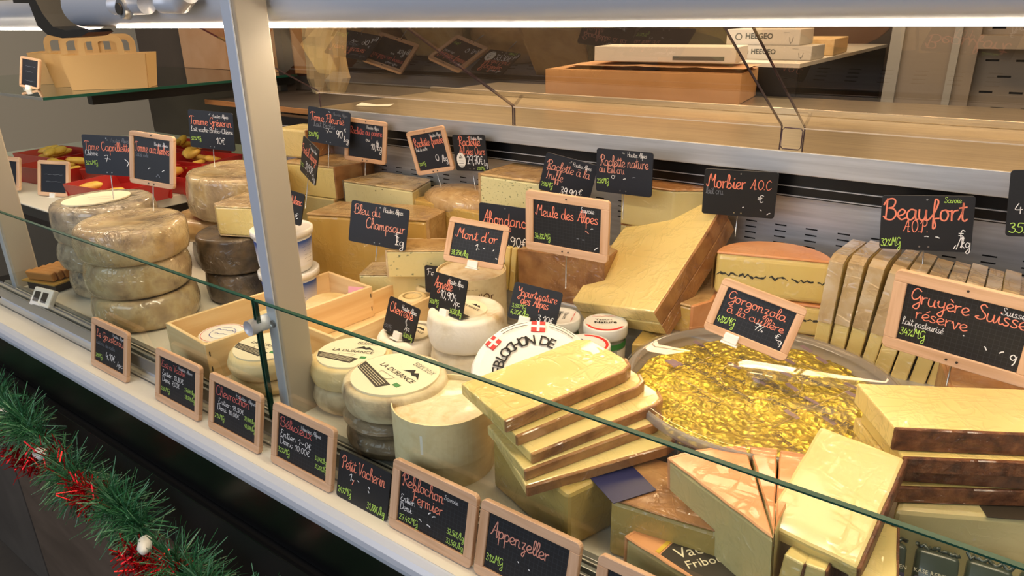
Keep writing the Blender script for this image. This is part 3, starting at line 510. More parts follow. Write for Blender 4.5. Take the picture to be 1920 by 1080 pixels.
price_tag('slate tag reading Raclette à la Truffe behind the Meule card', (-.747, 1.2, .309), 22, 0, 13, .106, .077, [('Raclette à la', .06, .90, .60, .12, RS), ('Truffe', .08, .42, .34, .13, RS), ('°', .46, .50, .84, .03, W), (HA, .54, .90, .82, .055, W), ('29%MG', .03, .26, .12, .07, G), ('39,90', .42, .74, .02, .13, W), ('€', .76, .84, .14, .09, W)], pin=.05)
price_tag('slate tag reading Raclette nature au lait cru', (-.623, 1.2, .333), 0, -1, -1, .118, .083, [('Raclette nature', .07, .93, .62, .12, RS), ('au lait cru', .06, .52, .46, .10, RS), ('°', .46, .50, .87, .04, W), (HA, .56, .90, .86, .055, W), ('25%MG', .02, .24, .20, .065, G), ('o', .28, .36, .34, .07, W)], pin=.05, marks=[(.50, .34, .04, .02, W), (.66, .40, .05, .01, F_)])
price_tag('black tag reading Morbier A.O.C lait cru', (-.417, 1.25, .309), 15, 3, 0, .126, .084, [('Morbier', .04, .58, .60, .15, O), ('A.O.C', .64, .92, .62, .10, O), ('lait cru', .04, .28, .46, .08, F_), ('€', .76, .84, .34, .10, W)], pin=.04, board='board_black', marks=[(.56, .2, .02, .01, W), (.8, .18, .02, -.02, W), (.90, .08, .04, .04, W)])
price_tag('black tag reading Beaufort A.O.P. over the row of slices', (-.115, 1.2, .313), 4, -1, -6, .121, .084, [('Beaufort', .03, .92, .56, .19, O), ('A.O.P.', .26, .54, .34, .11, O), ('Savoie', .68, .86, .88, .05, G), ('32%MG', .02, .24, .06, .085, G), ('€', .86, .93, .24, .1, W), ('/kg', .84, .99, .08, .10, W)], pin=.05, board='board_black', marks=[(.50, .26, .04, 0, W), (.62, .26, .04, -.02, W), (.82, .06, .02, .06, W)])
price_tag('black tag reading 42 and 35% cut off beside the tall brown slab', (.047, 1.2, .365), 0, 0, -7, .135, .094, [('42', .06, .22, .36, .09, W), ('35%MG', .03, .42, .06, .09, G)], pin=.06, board='board_black')
price_tag('slate tag reading Bleu du Champsaur', (-1.110, 1.02, .196), 26, -7, 8, .130, .090, [('Bleu du', .06, .52, .70, .115, RS), ('Champsaur', .28, .96, .40, .125, RS), ('°', .48, .52, .86, .04, W), (HA, .56, .90, .84, .06, W), ('€', .80, .88, .28, .09, W), ('kg', .82, .96, .10, .11, W)], pin=.035)
price_tag('wood-framed card reading Mont d\'or clipped on the round wooden box', (-.812, .985, .217), 30, -18, 9, .114, .084, [("Mont d'or", .06, .92, .58, .15, O), ('1_', .48, .64, .30, .11, W), ('38,75€/kg', .02, .38, .06, .085, G)], True, clip=0.0, marks=[(.66, .38, .03, 0, W), (.86, .36, .02, .04, W), (.94, .16, .03, -.02, W)])
price_tag('slate tag reading Abondance half hidden by the Meule card', (-.846, 1.12, .208), 2, -5, -1, .131, .092, [('Abondance', .08, .98, .56, .14, O), ('A.O.P.', .36, .64, .34, .09, O), ('17,90€', .40, .92, .12, .13, W)], pin=.03)
price_tag('wood-framed card reading Meule des Alpes on a long pin', (-.655, 1.05, .260), 5, 1, 1, .166, .113, [('Meule des Alpes', .03, .96, .64, .125, O), ('Savoie', .70, .90, .86, .06, W), ('34,8%MG', .02, .26, .10, .075, G)], True, pin=.065, marks=[(.78, .46, .05, -.05, RS), (.86, .52, .03, .01, W), (.66, .25, .03, 0, F_), (.74, .24, .03, 0, F_), (.92, .06, .05, .07, W)])
price_tag('small clipped tag reading Chevrette on the white goat cheese', (-.905, .868, .082), -9, -20, 1, .094, .066, [('Chevrette', .08, .86, .60, .14, O), (HA, .46, .94, .78, .07, W), ('€', .66, .72, .44, .09, W), ('/pc', .68, .84, .28, .08, W), ('45%MG', .03, .28, .10, .06, F_), ('34,80€/kg', .68, .98, .08, .07, G)], clip=.004, board='board_black')
price_tag('small clipped tag reading Agnelle 10,90 on the upper white cheese', (-.800, .885, .149), -12, -18, -4, .098, .069, [('Agnelle', .08, .62, .62, .14, O), (HA, .50, .92, .80, .07, W), ('10,90', .30, .70, .38, .13, W), ('€', .70, .76, .46, .07, W), ('/pc', .72, .90, .30, .09, W), ('50%MG', .03, .30, .16, .07, G), ('36,33€/kg', .64, .98, .08, .075, G)], clip=.002, board='board_black')
price_tag('black tag reading Fermier Chèvre behind the Agnelle tag', (-.975, 1.06, .085), 5, -6, -3, .085, .06, [('Fermier', .08, .80, .64, .13, W), ('Chèvre', .40, .95, .40, .12, W), ('45%MG', .30, .62, .10, .06, G)], board='board_black', clip=0.0)
price_tag('small clipped tag reading Yaourt nature des Alpes', (-.645, .935, .148), 24, -17, 10, .086, .064, [('Yaourt nature', .10, .92, .66, .12, O), ('des Alpes', .20, .78, .46, .12, O), ('3,5%MG', .04, .34, .32, .06, G), ('6,20€/kg', .04, .42, .14, .075, G), ('3,10€', .60, .94, .10, .11, W)], clip=-.012, board='board_black')
price_tag('wood-framed card reading Gorgonzola à la cuillère on the tub lid', (-.272, .930, .216), 14, -15, 15, .118, .080, [('Gorgonzola', .05, .90, .70, .125, O), ('à la cuillère', .10, .94, .42, .105, O), ('48%MG', .02, .28, .12, .10, G), ('7%', .54, .68, .26, .10, W), ('€', .86, .93, .22, .10, W), ('9', .92, .98, .08, .10, W)], True, clip=-.018)
price_tag('large wood-framed card reading Gruyère Suisse réserve', (-.034, .970, .250), -9, 2, 1, .166, .110, [('Gruyère Suisse', .05, .99, .70, .125, O), ('réserve', .12, .56, .44, .11, O), ('Suisse', .78, .96, .86, .06, W), ('Lait pasteurisé', .02, .38, .29, .065, W), ('34%MG', .02, .24, .10, .08, G), ('9', .92, .98, .10, .11, W)], True, pin=.03, marks=[(.54, .36, .006, 0, W), (.72, .28, .02, -.05, W), (.84, .24, .03, .04, W)])
# tags in the neighbouring section
price_tag('pale framed card leaning beside the red trays', (-2.600, .846, .176), 15, -14, 2, .145, .102, [('~~~~', .1, .8, .6, .06, F_), ('~~~', .1, .8, .35, .06, F_)], True, grid=False)
price_tag('narrow framed card standing on the white counter edge', (-2.40, .905, .168), 20, -16, 0, .12, .107, [('~~~', .15, .85, .6, .06, F_), ('~~', .2, .8, .35, .06, F_)], True, grid=False, clip=0)
price_tag('small framed card propped against the wooden baskets', (-2.53, .962, .468), 20, -12, 8, .076, .092, [('~~~', .2, .8, .7, .07, F_), ('~~', .2, .7, .5, .07, F_), ('~~~', .2, .8, .15, .07, F_)], True, grid=False, clip=0)

# ------------------------------------------------------------------ cheeses
def wheel(name, label, x, y, z, r, h, mat, e=.02, seed=1, namp=.004, tilt=(0, 0), rz=0, group=None, top_in=.002, topmat=None, bulge=.003, cat='cheese', nfreq=18):
    t = thing(name, label, cat, (x, y, z), (R(tilt[0]), R(tilt[1]), R(rz)), group)
    lathe('rind', rounded(r, h, e, top_in, bulge=bulge), mat, t, 64, seed=seed, namp=namp, nfreq=nfreq)
    return t
def jit(pts, a, seed):
    rnd = random.Random(seed); out = []
    n = len(pts)
    for i in range(n):
        p, q = Vector(pts[i]), Vector(pts[(i + 1) % n]); L = (q - p).length; k = max(1, int(L / .02))
        d = (q - p).normalized() if L else Vector((1, 0)); nn = Vector((d.y, -d.x))
        out.append(tuple(p))
        for j in range(1, k): out.append(tuple(p.lerp(q, j / k) + nn * rnd.uniform(-a, a)))
    return out
def rind_strip(t, pts, edges, z0, z1, th, mat):
    """rind band hugging a run of outline edges, mitred at the corners"""
    n = len(pts); edges = list(edges); runs = []
    for e in edges:
        if runs and (runs[-1][-1] + 1) % n == e: runs[-1].append(e)
        else: runs.append([e])
    def en(i):
        d = (Vector(pts[(i + 1) % n]) - Vector(pts[i % n])).normalized(); return Vector((d.y, -d.x))
    for run in runs:
        outer, inner = [], []
        for k, i in enumerate(run + [run[-1] + 1]):
            p = Vector(pts[i % n]); a = en(run[0]) if k == 0 else en(i - 1); b = en(run[-1]) if k == len(run) else en(i)
            m = (a + b).normalized(); c = max(.5, m.dot(a)); outer.append(p + m * th / c); inner.append(p - m * th * .3)
        prism('rind', [tuple(p) for p in outer + inner[::-1]], z0, z1, mat, t, min(th * .4, .0012), seg=1)
def piece(name, label, loc, rot, pts, h, pm, rind=None, edges=(), top=None, bottom=None, th=.0035, group=None, bev=.003, jitter=.0006, seed=0, cat='cheese'):
    """cut piece of cheese: paste body + rind strips on outline edges, optional rind plates on top / bottom"""
    t = thing(name, label, cat, loc, tuple(R(a) for a in rot), group)
    z0 = th if bottom else 0; z1 = h - th if top else h
    prism('paste', jit(pts, jitter, seed), z0, z1, pm, t, bev)
    if edges: rind_strip(t, pts, edges, 0, h, th, rind)
    for nme, a, b, m in (('bottom_rind', 0, th, bottom), ('top_rind', h - th, h, top)):
        if m: prism(nme, jit(pts, jitter * 1.5, seed + 5), a, b, m, t, th * .4, seg=1)
    return t
def rect(w, d): return [(-w / 2, -d / 2), (w / 2, -d / 2), (w / 2, d / 2), (-w / 2, d / 2)]
def sector(r, a0, a1, n=8, inner=0.0):
    p = [(inner * math.cos(R(a0)), inner * math.sin(R(a0)))] if inner == 0 else [(inner * math.cos(R(a1)), inner * math.sin(R(a1))), (inner * math.cos(R(a0)), inner * math.sin(R(a0)))]
    return p + [(r * math.cos(R(a0 + (a1 - a0) * i / n)), r * math.sin(R(a0 + (a1 - a0) * i / n))) for i in range(n + 1)]

# --- tommes on the left
for i, (z, h, r, dx, m, w) in enumerate(((0, .071, .106, .004, 'rind_tomme', 'bottom'), (.071, .078, .104, -.004, 'rind_tomme', 'middle'), (.149, .074, .110, .002, 'rind_tomme', 'top'))):
    wheel('tomme_wheel', f'cling-wrapped mottled tomme wheel, {w} of the front stack of three', -1.526 + dx, .698, z, r, h, m, .017, 11 + i, .0035, rz=40 * i, group='front tomme stack', tilt=((-.6, 0, .8)[i], 0), top_in=.0015)
for i, (z, h, r, dx, w) in enumerate(((0, .071, .097, -.01, 'bottom'), (.071, .066, .110, -.006, 'middle'), (.137, .088, .112, 0, 'top'))):
    t = wheel('tomme_wheel', f'greyish film-wrapped tomme wheel, {w} of the stack under the Caprillette tag', -1.757 + dx, .752, z, r, h, 'rind_tomme_grey', .016, 31 + i, .003, rz=25 * i, group='hazy tomme stack')
    if i == 2:
        prism('paper_label', [(.075 * math.cos(a), .075 * math.sin(a) * .8) for a in [2 * math.pi * k / 28 for k in range(28)]], h - .001, h + .0022, 'paper_cream', t, loc=(-.01, 0, 0), rot=(0, 0, R(40)))
        ik = Ink(); ik.line('~~', -.03, .02, .0, .01, 'ink_brown'); ik.line('~', -.02, .03, -.02, .008, 'ink_brown'); ik.build(t, h + .0028, flat=True)
# stack behind: dark wheels and ochre tomme
wheel('dark_tomme', 'dark brown wheel at the bottom of the stack behind the tommes', -1.462, .905, 0, .084, .073, 'rind_dark', .012, 51, .003, group='dark wheels')
wheel('dark_tomme', 'dark brown wheel carrying the cut yellow wedge', -1.470, .905, .073, .088, .083, 'rind_dark', .010, 52, .003, rz=70, group='dark wheels')
piece('cut_tomme', 'cut yellow tomme quarter with grey crust on the dark wheel', (-1.452, .905, .157), (0, 0, 8), sector(.125, 15, 100, 8, .02), .070, 'paste_yellow', 'rind_tomme', range(2, 10), top='rind_tomme', bottom='rind_tomme', seed=3).location = (-1.472, .848, .157)
wheel('dark_tomme', 'dark wheel under the large ochre tomme', -1.705, 1.045, 0, .105, .075, 'rind_dark', .012, 53, .003)
wheel('pale_tomme', 'pale smooth wheel between the dark wheel and the ochre tomme', -1.745, 1.03, .075, .112, .058, 'rind_tan', .02, 54, .003)
wheel('ochre_tomme', 'large ochre film-wrapped tomme under the Gréverin tag', -1.680, 1.065, .136, .128, .112, 'rind_tomme', .018, 55, .005, group=None, tilt=(0, 2))

# --- white buckets of fresh cheese
def bucket(label, x, y, z, rz):
    t = thing('cheese_bucket', label, 'bucket', (x, y, z), (0, 0, R(rz)), 'white buckets behind the post')
    lathe('tub', [(0, 0), (.054, 0), (.056, .003), (.0615, .082), (.0, .082)], 'bucket_white', t, 40)
    a0 = []
    vs, fs = [], []
    for i in range(37):
        a = R(-170 + 300 * i / 36)
        for zz, rr in ((.014, .0578), (.072, .0614)): vs.append((rr * math.cos(a), rr * math.sin(a), zz))
    fs = [(2 * i, 2 * i + 2, 2 * i + 3, 2 * i + 1) for i in range(36)]
    lb = pyd('printed_label', vs, fs, 'label_fade', t, smooth=True)
    ld = lathe('lid', [(.060, .080), (.0665, .080), (.067, .092), (.064, .094), (.060, .0915), (0, .0915)], 'bucket_white', t, 40)
    for k, (a, zz, w) in enumerate(((-25, .058, .9), (-25, .050, .7), (-22, .040, .9), (-24, .032, .8), (-22, .024, .6))):
        bent_print('label_text', '-- ----' if k % 2 else '--- ---', .006, 'ink_grey' if k > 1 else 'ink_blue', lb, .0625, R(a), zz, .5 * w)
    return t
def fade():
    m, n, l, b = nm('label_fade'); tc = n.new('ShaderNodeTexCoord'); sp = n.new('ShaderNodeSeparateXYZ'); mr = n.new('ShaderNodeMapRange'); mr.inputs[1].default_value = .03; mr.inputs[2].default_value = .068
    rp = n.new('ShaderNodeValToRGB'); rp.color_ramp.elements[0].color = lin('eeeef2'); rp.color_ramp.elements[1].color = lin('2f55a6')
    l.new(tc.outputs['Object'], sp.inputs[0]); l.new(sp.outputs['Z'], mr.inputs[0]); l.new(mr.outputs[0], rp.inputs[0]); l.new(rp.outputs[0], b.inputs['Base Color']); setp(b, Roughness=.4); MATS['label_fade'] = m
fade()
bucket('white plastic bucket with blue printed label, lower of two behind the post', -1.300, .915, .0, 0); bucket('white plastic bucket with blue printed label, upper of two behind the post', -1.302, .912, .0945, 40)

# --- back left pieces
piece('raclette_block', 'large wrapped yellow half wheel with flat tan top behind the crates', (-1.232, 1.132, 0), (0, 0, 22), [(-.155, -.06), (.145, -.06), (.155, .02), (.10, .06), (-.13, .06)], .188, 'paste_gold', 'rind_tan', (1, 2), top='rind_tan', seed=8, th=.006, bev=.006)
piece('raclette_block', 'low block under the pale wrapped block next to the post', (-1.575, 1.265, .08), (0, 0, 5), rect(.20, .15), .085, 'paste_green', 'rind_tan', (1,), seed=9)
piece('raclette_block', 'wrapped pale block with brown rind under the Fleurie tag', (-1.555, 1.265, .166), (0, 0, 8), [(-.10, -.07), (.08, -.07), (.11, .0), (.09, .075), (-.1, .075)], .086, 'paste_pale', 'rind_brown', (1, 2), top='rind_tan', seed=10, th=.006)
piece('raclette_block', 'topmost pale cheese end standing against the post', (-1.66, 1.275, .2535), (0, 0, 8), [(-.055, -.05), (.055, -.05), (.045, .05), (-.045, .05)], .078, 'paste_ivory', 'rind_brown', (1,), seed=11, bev=.006)
piece('pepper_raclette', 'grey-topped peppered raclette wedge below the poivre card', (-1.315, 1.265, .08), (0, 0, 5), [(-.115, -.055), (.115, -.06), (.08, .06), (-.09, .075)], .143, 'paste_pepper', 'rind_dark', (3,), top='rind_tomme', seed=12, th=.005)
t = thing('smoked_raclette', 'half wheel with domed brown rind below the fumée card', 'cheese', (-1.085, 1.287, .08), (0, 0, R(-3)))
prism('paste', [(-.12, -.07), (.105, -.075), (.105, .06), (-.12, .06)], 0, .118, 'paste_gold', t, .003)
lathe('rind', [(0, .10), (.115, .10), (.122, .112), (.118, .128), (.095, .142), (.05, .150), (0, .151)], 'rind_tan', t, 40, loc=(-.005, .0, 0)).scale = (1, .62, 1)
box('side_rind', .105, .113, -.072, .058, 0, .12, 'rind_brown', t, .003)
# blue cheeses
piece('blue_cheese', 'wrapped blue cheese half under the Champsaur tag, upper piece', (-1.055, 1.098, .081), (0, 0, 34), [(-.075, -.045), (.050, -.045), (.080, -.01), (.065, .04), (-.06, .04)], .062, 'paste_blue', 'rind_bloom_grey', (3, 4), top='rind_tan', seed=14)
piece('blue_cheese', 'lower blue cheese half with crusted top behind the crates', (-1.105, 1.088, 0), (0, 0, 34), [(-.10, -.040), (.095, -.045), (.09, .040), (-.09, .040)], .080, 'paste_blue', 'rind_bloom_grey', (2,), top='rind_tomme', seed=15)
# --- back middle
piece('herb_raclette', 'tall raclette block speckled with green herbs', (-.895, 1.265, .08), (0, 0, 3), [(-.078, -.065), (.078, -.07), (.07, .07), (-.07, .07)], .213, 'paste_herb', 'rind_tan', (3,), top='rind_tan', seed=17, th=.006)
piece('raclette_nature', 'lower raclette block behind the leaning Meule slab', (-.575, 1.305, .08), (0, 0, 0), rect(.165, .09), .134, 'paste_green', 'rind_brown', (1,), top='rind_brown', seed=18)
piece('raclette_nature', 'upper pale raclette block with brown crust top', (-.575, 1.305, .215), (0, 0, 6), [(-.085, -.042), (.025, -.05), (.085, -.02), (.08, .045), (-.08, .045)], .083, 'paste_green', 'rind_brown', (), top='rind_brown', seed=19, th=.004)
piece('abondance_block', 'brown-rinded Abondance block behind the Meule card', (-.715, 1.165, .08), (0, 0, 6), [(-.09, -.055), (.09, -.045), (.085, .05), (-.085, .05)], .098, 'paste_gold', 'rind_brown', (0, 1), top='rind_tan', seed=20, th=.004)
for k in range(2):
    piece('abondance_slice', f'thin yellow slice {"leaning on the brown block" if k else "standing left of the brown block"} under the Abondance tag', (-.826 - .016 * k, 1.155, .08), (0, 6, 4), rect(.012, .10), .094, 'paste_yellow', seed=21 + k, bev=.0015, group='thin slices under the Abondance tag')
piece('abondance_block', 'low grey-crusted wedge in front of the herb raclette', (-.93, 1.158, .08), (0, 0, 0), rect(.14, .07), .05, 'paste_green', 'rind_tan', (), top='rind_tan', seed=24)
# Meule slabs leaning back
mrot = Euler((R(-56.5), R(-19.4), R(-28)), 'YXZ'); mm = mrot.to_matrix(); mc = Vector((-.559, 1.18, .189))
for k, lab in enumerate(('large yellow wrapped slab leaning back, top of the two', 'second yellow slab lying under the large leaning slab')):
    t = thing('meule_slab', lab, 'cheese', mc + mm @ Vector((0, .031 * k, -.135)), (0, 0, 0), 'leaning yellow slabs'); t.rotation_mode = 'YXZ'; t.rotation_euler = mrot
    pts = [(-.098, 0), (.098, 0), (.099, .19), (.097, .262), (.05, .274), (-.02, .273), (-.07, .262), (-.092, .235), (-.099, .19)]
    prism('paste', [(a, b) for a, b in jit(pts, .0008, k)], 0, .030, 'paste_yellow', t, .003, axis='y')
    for run, th_, m_ in (((1, 2), .006, 'rind_brown'), ((3, 4, 5, 6), .004, 'rind_tan')):
        o_ = [pts[i] for i in run] + [pts[run[-1] + 1]]; c_ = Vector((0, .13))
        ou = [tuple(Vector(p) + (Vector(p) - c_).normalized() * th_) for p in o_]; inn = [tuple(Vector(p) - (Vector(p) - c_).normalized() * .001) for p in o_]
        prism('rind', ou + inn[::-1], 0, .030, m_, t, .001, axis='y', seg=1)
piece('meule_wedge', 'film-wrapped wheel section lying behind the gold tub', (-.462, 1.20, .08), (0, 0, 4), [(-.05, -.085), (.02, -.09), (.04, -.05), (.03, .1), (-.05, .1)], .055, 'paste_gold', 'rind_orange', (1, 2), top='rind_tan', seed=26, th=.005)
piece('meule_wedge', 'low yellow wedge beside the yoghurt jars', (-.475, 1.085, 0), (0, 0, 10), [(-.04, -.05), (.09, -.02), (.10, .02), (-.04, .02)], .075, 'paste_olive', 'rind_orange', (1,), seed=27)
# --- Morbier
def morbier(label, x, y, z, r, h, rz, seed):
    t = thing('morbier_half', label, 'cheese', (x, y, z), (0, 0, R(rz)), 'half Morbier wheels')
    def half(rr): return [(rr * math.cos(R(a)), rr * .95 * math.sin(R(a))) for a in range(0, 181, 12)]
    prism('paste', half(r), 0, h, 'paste_pale', t, .012, seg=4, smooth=False)
    prism('top_rind', [(p * .985, q * .98 + .001) for p, q in half(r)], h - .004, h + .0012, 'rind_orange', t, .003)
    n = 16
    for i in range(n - 1):
        pass
    vs, fs = [], []; pr = half(r + .002)
    for p, q in pr: vs += [(p, q, .006), (p * 1.02, q * 1.02, h * .5), (p, q, h - .006)]
    for i in range(len(pr) - 1):
        for k in (0, 1): fs.append((3 * i + k, 3 * i + 3 + k, 3 * i + 4 + k, 3 * i + 1 + k))
    pyd('side_rind', vs, fs, 'rind_tan', t, smooth=True)
    rnd = random.Random(seed); ik = Ink(); x0 = -r + .004; pts = []
    while x0 < r - .004: pts.append((x0, h * .52 + rnd.uniform(-.0035, .0035))); x0 += rnd.uniform(.003, .007)
    vs, fs = [], []
    for i in range(len(pts) - 1):
        if rnd.random() < .05: continue
        (a, za), (b, zb) = pts[i], pts[i + 1]; w = rnd.uniform(.0007, .0026); k = len(vs)
        vs += [(a, -.0006, za - w), (b, -.0006, zb - w), (b, -.0006, zb + w), (a, -.0006, za + w)]; fs.append((k, k + 1, k + 2, k + 3))
    pyd('ash_vein', vs, fs, 'ash_vein', t); return t
morbier('upper half Morbier wheel with orange rind and dark ash line', -.330, 1.200, .139, .096, .080, 16, 1)
morbier('lower half Morbier wheel under the orange-rinded half', -.318, 1.205, .080, .092, .058, 12, 2)
# --- Beaufort slices standing in a row
rnd = random.Random(5)
xs = -.222; k = 0; prof0 = [(-.062, 0), (.075, 0), (.080, .10), (.070, .165), (-.035, .172), (-.052, .165)]
while xs < .20:
    th = rnd.uniform(.019, .023); hs = 1.0 - .012 * max(0, k - 3) + rnd.uniform(-.02, .02); y0 = 1.205 + .004 * math.sin(k)
    t = thing('beaufort_slice', 'film-wrapped Beaufort slice, ' + ('first second third fourth fifth sixth seventh eighth ninth tenth eleventh twelfth thirteenth fourteenth fifteenth sixteenth seventeenth eighteenth nineteenth twentieth'.split()[k]) + ' from the Morbier halves', 'cheese', (xs, y0, .08), (R(2), R(min(2 + k * 1.3, 7.5)), R(min(-3 + k * .6, 1))), 'Beaufort slices in a row')
    prism('paste', [(a, b * hs) for a, b in prof0], -th / 2, th / 2, 'paste_yellow', t, .0015, axis='x', seg=1)
    prism('rind', [(.0825, .10 * hs), (.0715, .167 * hs), (-.035, .1745 * hs), (-.0545, .167 * hs), (-.0605, .066 * hs), (-.0585, .066 * hs), (-.0525, .1645 * hs), (-.034, .1715 * hs), (.0695, .1645 * hs), (.0795, .10 * hs)], -th / 2, th / 2, 'rind_film', t, axis='x')
    xs += th + .002; k += 1
piece('beaufort_slab', 'tall brown wrapped slab standing at the end of the Beaufort row', (.155, 1.13, .08), (0, 0, 20), rect(.16, .05), .235, 'paste_gold', 'rind_brown', (0, 2, 3), top='rind_brown', seed=33)

# --- wooden crates
def crate(label, x, y, rz, w, d, h):
    t = thing('wooden_crate', label, 'crate', (x, y, 0), (0, 0, R(rz))); b = .007
    box('base_board', -w / 2, w / 2, -d / 2, d / 2, 0, .005, 'crate_wood', t)
    for s in (-1, 1):
        xa, xb = sorted((s * w / 2, s * (w / 2 - b))); box('side_board', xa, xb, -d / 2, d / 2, .005, h, 'crate_wood', t, .0008, seg=1)
        ya, yb = sorted((s * d / 2, s * (d / 2 - b))); e = box('end_board', -w / 2 + b, w / 2 - b, ya, yb, .005, h, 'crate_wood_x', t, .0008, seg=1)
        for q in (-1, 1):
            for zz in (.02, .05):
                if zz < h - .008: box('staple', s * (w / 2) - .0006, s * (w / 2) + .0006, q * (d / 2 - .006) - .001, q * (d / 2 - .006) + .001, zz, zz + .009, 'screw', t)
    return t
crate('long pale wooden crate holding paper-topped round cheeses', -1.190, .793, -5, .156, .375, .074)
crate('empty-fronted pale wooden crate behind the post', -1.048, .958, -2, .128, .36, .055)
def small_round(label, x, y, z, r, h, rz, printed_top=False, group=None, seed=0):
    t = wheel('small_round_cheese', label, x, y, z, r, h, 'rind_cream', .008, seed, .0015, rz=rz, group=group, bulge=.001)
    if printed_top:
        cyl('paper_disc', r * .88, h - .0005, h + .0006, 'paper_white', t, 36)
        for rr, m in ((r * .82, 'ink_red'), (r * .5, 'ink_blue')): lathe('print_ring', [(rr - .0012, h + .0009), (rr, h + .0009)], m, t, 36)
        ik = Ink(); ik.line('~~~', -.02, .02, .006, .010, 'ink_blue'); ik.line('~~', -.014, .014, -.010, .008, 'ink_blue'); ik.build(t, h + .0011, flat=True)
    return t
small_round('round cheese with blue and red printed paper top in the long crate', -1.205, .680, .005, .050, .042, 20, True, seed=61)
small_round('plain cream round cheese in the middle of the long crate', -1.185, .795, .005, .052, .046, 0, seed=62)
small_round('plain cream round cheese at the far end of the long crate', -1.170, .910, .005, .050, .042, 60, seed=63)
pp = thing('pink_paper_slip', 'folded pink paper slip standing at the far end of the long crate', 'paper', (-1.120, .945, .047), (R(-12), 0, R(20))); box('sheet', -.018, .018, -.0006, .0006, 0, .028, 'pink_paper', pp, .0002)
for i, (x, y) in enumerate(((-1.022, 1.018), (-1.035, 1.085))): small_round('small white goat cheese round in the crate behind the post', x, y, .005, .031, .050, 30 * i, group='small goat rounds in the crate', seed=70 + i)

# --- mountain-label cheeses at the front
def mountain_label(t, r, h, rz, brand='LA DURANCE', sub='BELICIEUX'):
    z = h + .0004
    d = bpy.data.objects.new('paper_label', None)
    pts = [(r * .85 * math.cos(a), r * .85 * math.sin(a)) for a in [2 * math.pi * i / 48 for i in range(48)]]
    lab = prism('paper_label', pts, h - .003, z + .0022, 'paper_cream', t, rot=(0, 0, R(rz))); z += .0026
    k = r / .08
    printed('brand_lettering', brand, .0145 * k, 'ink_black', lab, (.002 * k, .002 * k, z + .0002), width=.086 * k)
    pyd('mountain_print', [(.000 * k, .014 * k, z), (.014 * k, .029 * k, z), (.021 * k, .021 * k, z), (.027 * k, .026 * k, z), (.043 * k, .012 * k, z), (.031 * k, .0165 * k, z), (.024 * k, .0135 * k, z), (.015 * k, .018 * k, z)], [(0, 7, 1), (1, 7, 2), (2, 7, 6), (2, 6, 3), (3, 6, 5), (3, 5, 4)], 'ink_black', lab)
    ik = Ink(); ik.stroke('ink_grey', [(-.005 * k + .017 * k * math.cos(a), -.010 * k + .013 * k * math.sin(a)) for a in [math.pi * 2 * i / 24 for i in range(12, 25)]], .0004)
    ik.line(sub, -.005 * k, .045 * k, .036 * k, .0045 * k, 'ink_grey', th=.0004); ik.line('~~~', -.02 * k, .014 * k, -.012 * k, .003 * k, 'ink_grey', th=.0003); ik.build(lab, z, flat=True)
    prism('dark_band', [(-.066 * k, -.012 * k), (.026 * k, -.026 * k), (.018 * k, -.046 * k), (-.058 * k, -.032 * k)][::-1], z - .0004, z + .0004, 'label_dark', lab)
    ik = Ink()
    for q in range(4): ik.stroke(('paper_cream', q), [(-.056 * k, (-.0185 - .0040 * q) * k), (.017 * k, (-.0295 - .0040 * q) * k)], .0004)
    ik.build(lab, z + .0006, flat=True)
    box('green_mark', .028 * k, .040 * k, -.024 * k, -.016 * k, z - .0002, z + .0004, 'lid_green', lab)
    return lab
t = wheel('mountain_label_cheese', 'cheese with mountain label on top of the grey crusted pair in front', -.720, .669, .066, .079, .042, 'rind_bloom_grey', .008, 81, .002); mountain_label(t, .079, .042, -12)
wheel('crusted_cheese', 'grey brown crusted cheese directly under the mountain-label cheese in front', -.721, .671, .036, .081, .030, 'rind_ashen', .014, 82, .003, group=None)
wheel('crusted_cheese', 'dark crusted cheese at the bottom of the front pile', -.720, .670, 0, .080, .036, 'rind_ashen', .014, 83, .003)
t = wheel('mountain_label_cheese', 'cheese with mountain label standing right of the post', -.867, .711, .044, .068, .042, 'rind_cream', .008, 84, .002); mountain_label(t, .068, .042, 22)
wheel('pale_cheese', 'pale cheese under the mountain-label cheese right of the post', -.867, .711, 0, .068, .044, 'rind_bloom_grey', .010, 85, .002)
t = wheel('mountain_label_cheese', 'golden cheese with mountain label left of the post', -1.045, .668, .026, .068, .040, 'rind_cream', .012, 86, .002); mountain_label(t, .068, .040, 12)
wheel('pale_cheese', 'golden cheese under the mountain-label cheese left of the post', -1.045, .668, 0, .068, .026, 'rind_cream', .010, 87, .002)

# --- cheeses in wooden bands
def banded(label, x, y, z, r, h, topmat, name='banded_cheese', bandmat='band_wood', seed=0, top_in=.006, group=None):
    t = thing(name, label, 'cheese', (x, y, z), (0, 0, R(seed * 17)), group)
    lathe('wooden_band', [(r - .002, 0), (r, 0), (r, h), (r - .002, h), (r - .002, 0)], bandmat, t, 64, smooth=False)
    lathe('cheese', [(0, .001), (r - .003, .001), (r - .003, h - top_in - .002), (r * .9, h - top_in), (r * .6, h - top_in + .001), (r * .3, h - top_in), (0, h - top_in + .001)], topmat, t, 48, namp=.0012, nfreq=60, seed=seed)
    return t
mottled('vacherin_skin', [(.3, 'd9bf8e'), (.5, 'e6d2aa'), (.75, 'efe2c4')], scale=50, detail=6, rough=.5, coat=.35, wrap=True, bump=.7, bdist=.003, bscale=45)
a = banded('round Petit Vacherin in a pale wooden band, upper of two', -.618, .661, .036, .0735, .068, 'vacherin_skin', seed=91)
box('band_staple', -.0735, -.0725, -.002, .002, .02, .05, 'paper_white', a, .0003)
banded('round Petit Vacherin in a wooden band under the upper one', -.619, .661, 0, .073, .0355, 'vacherin_skin', seed=92)
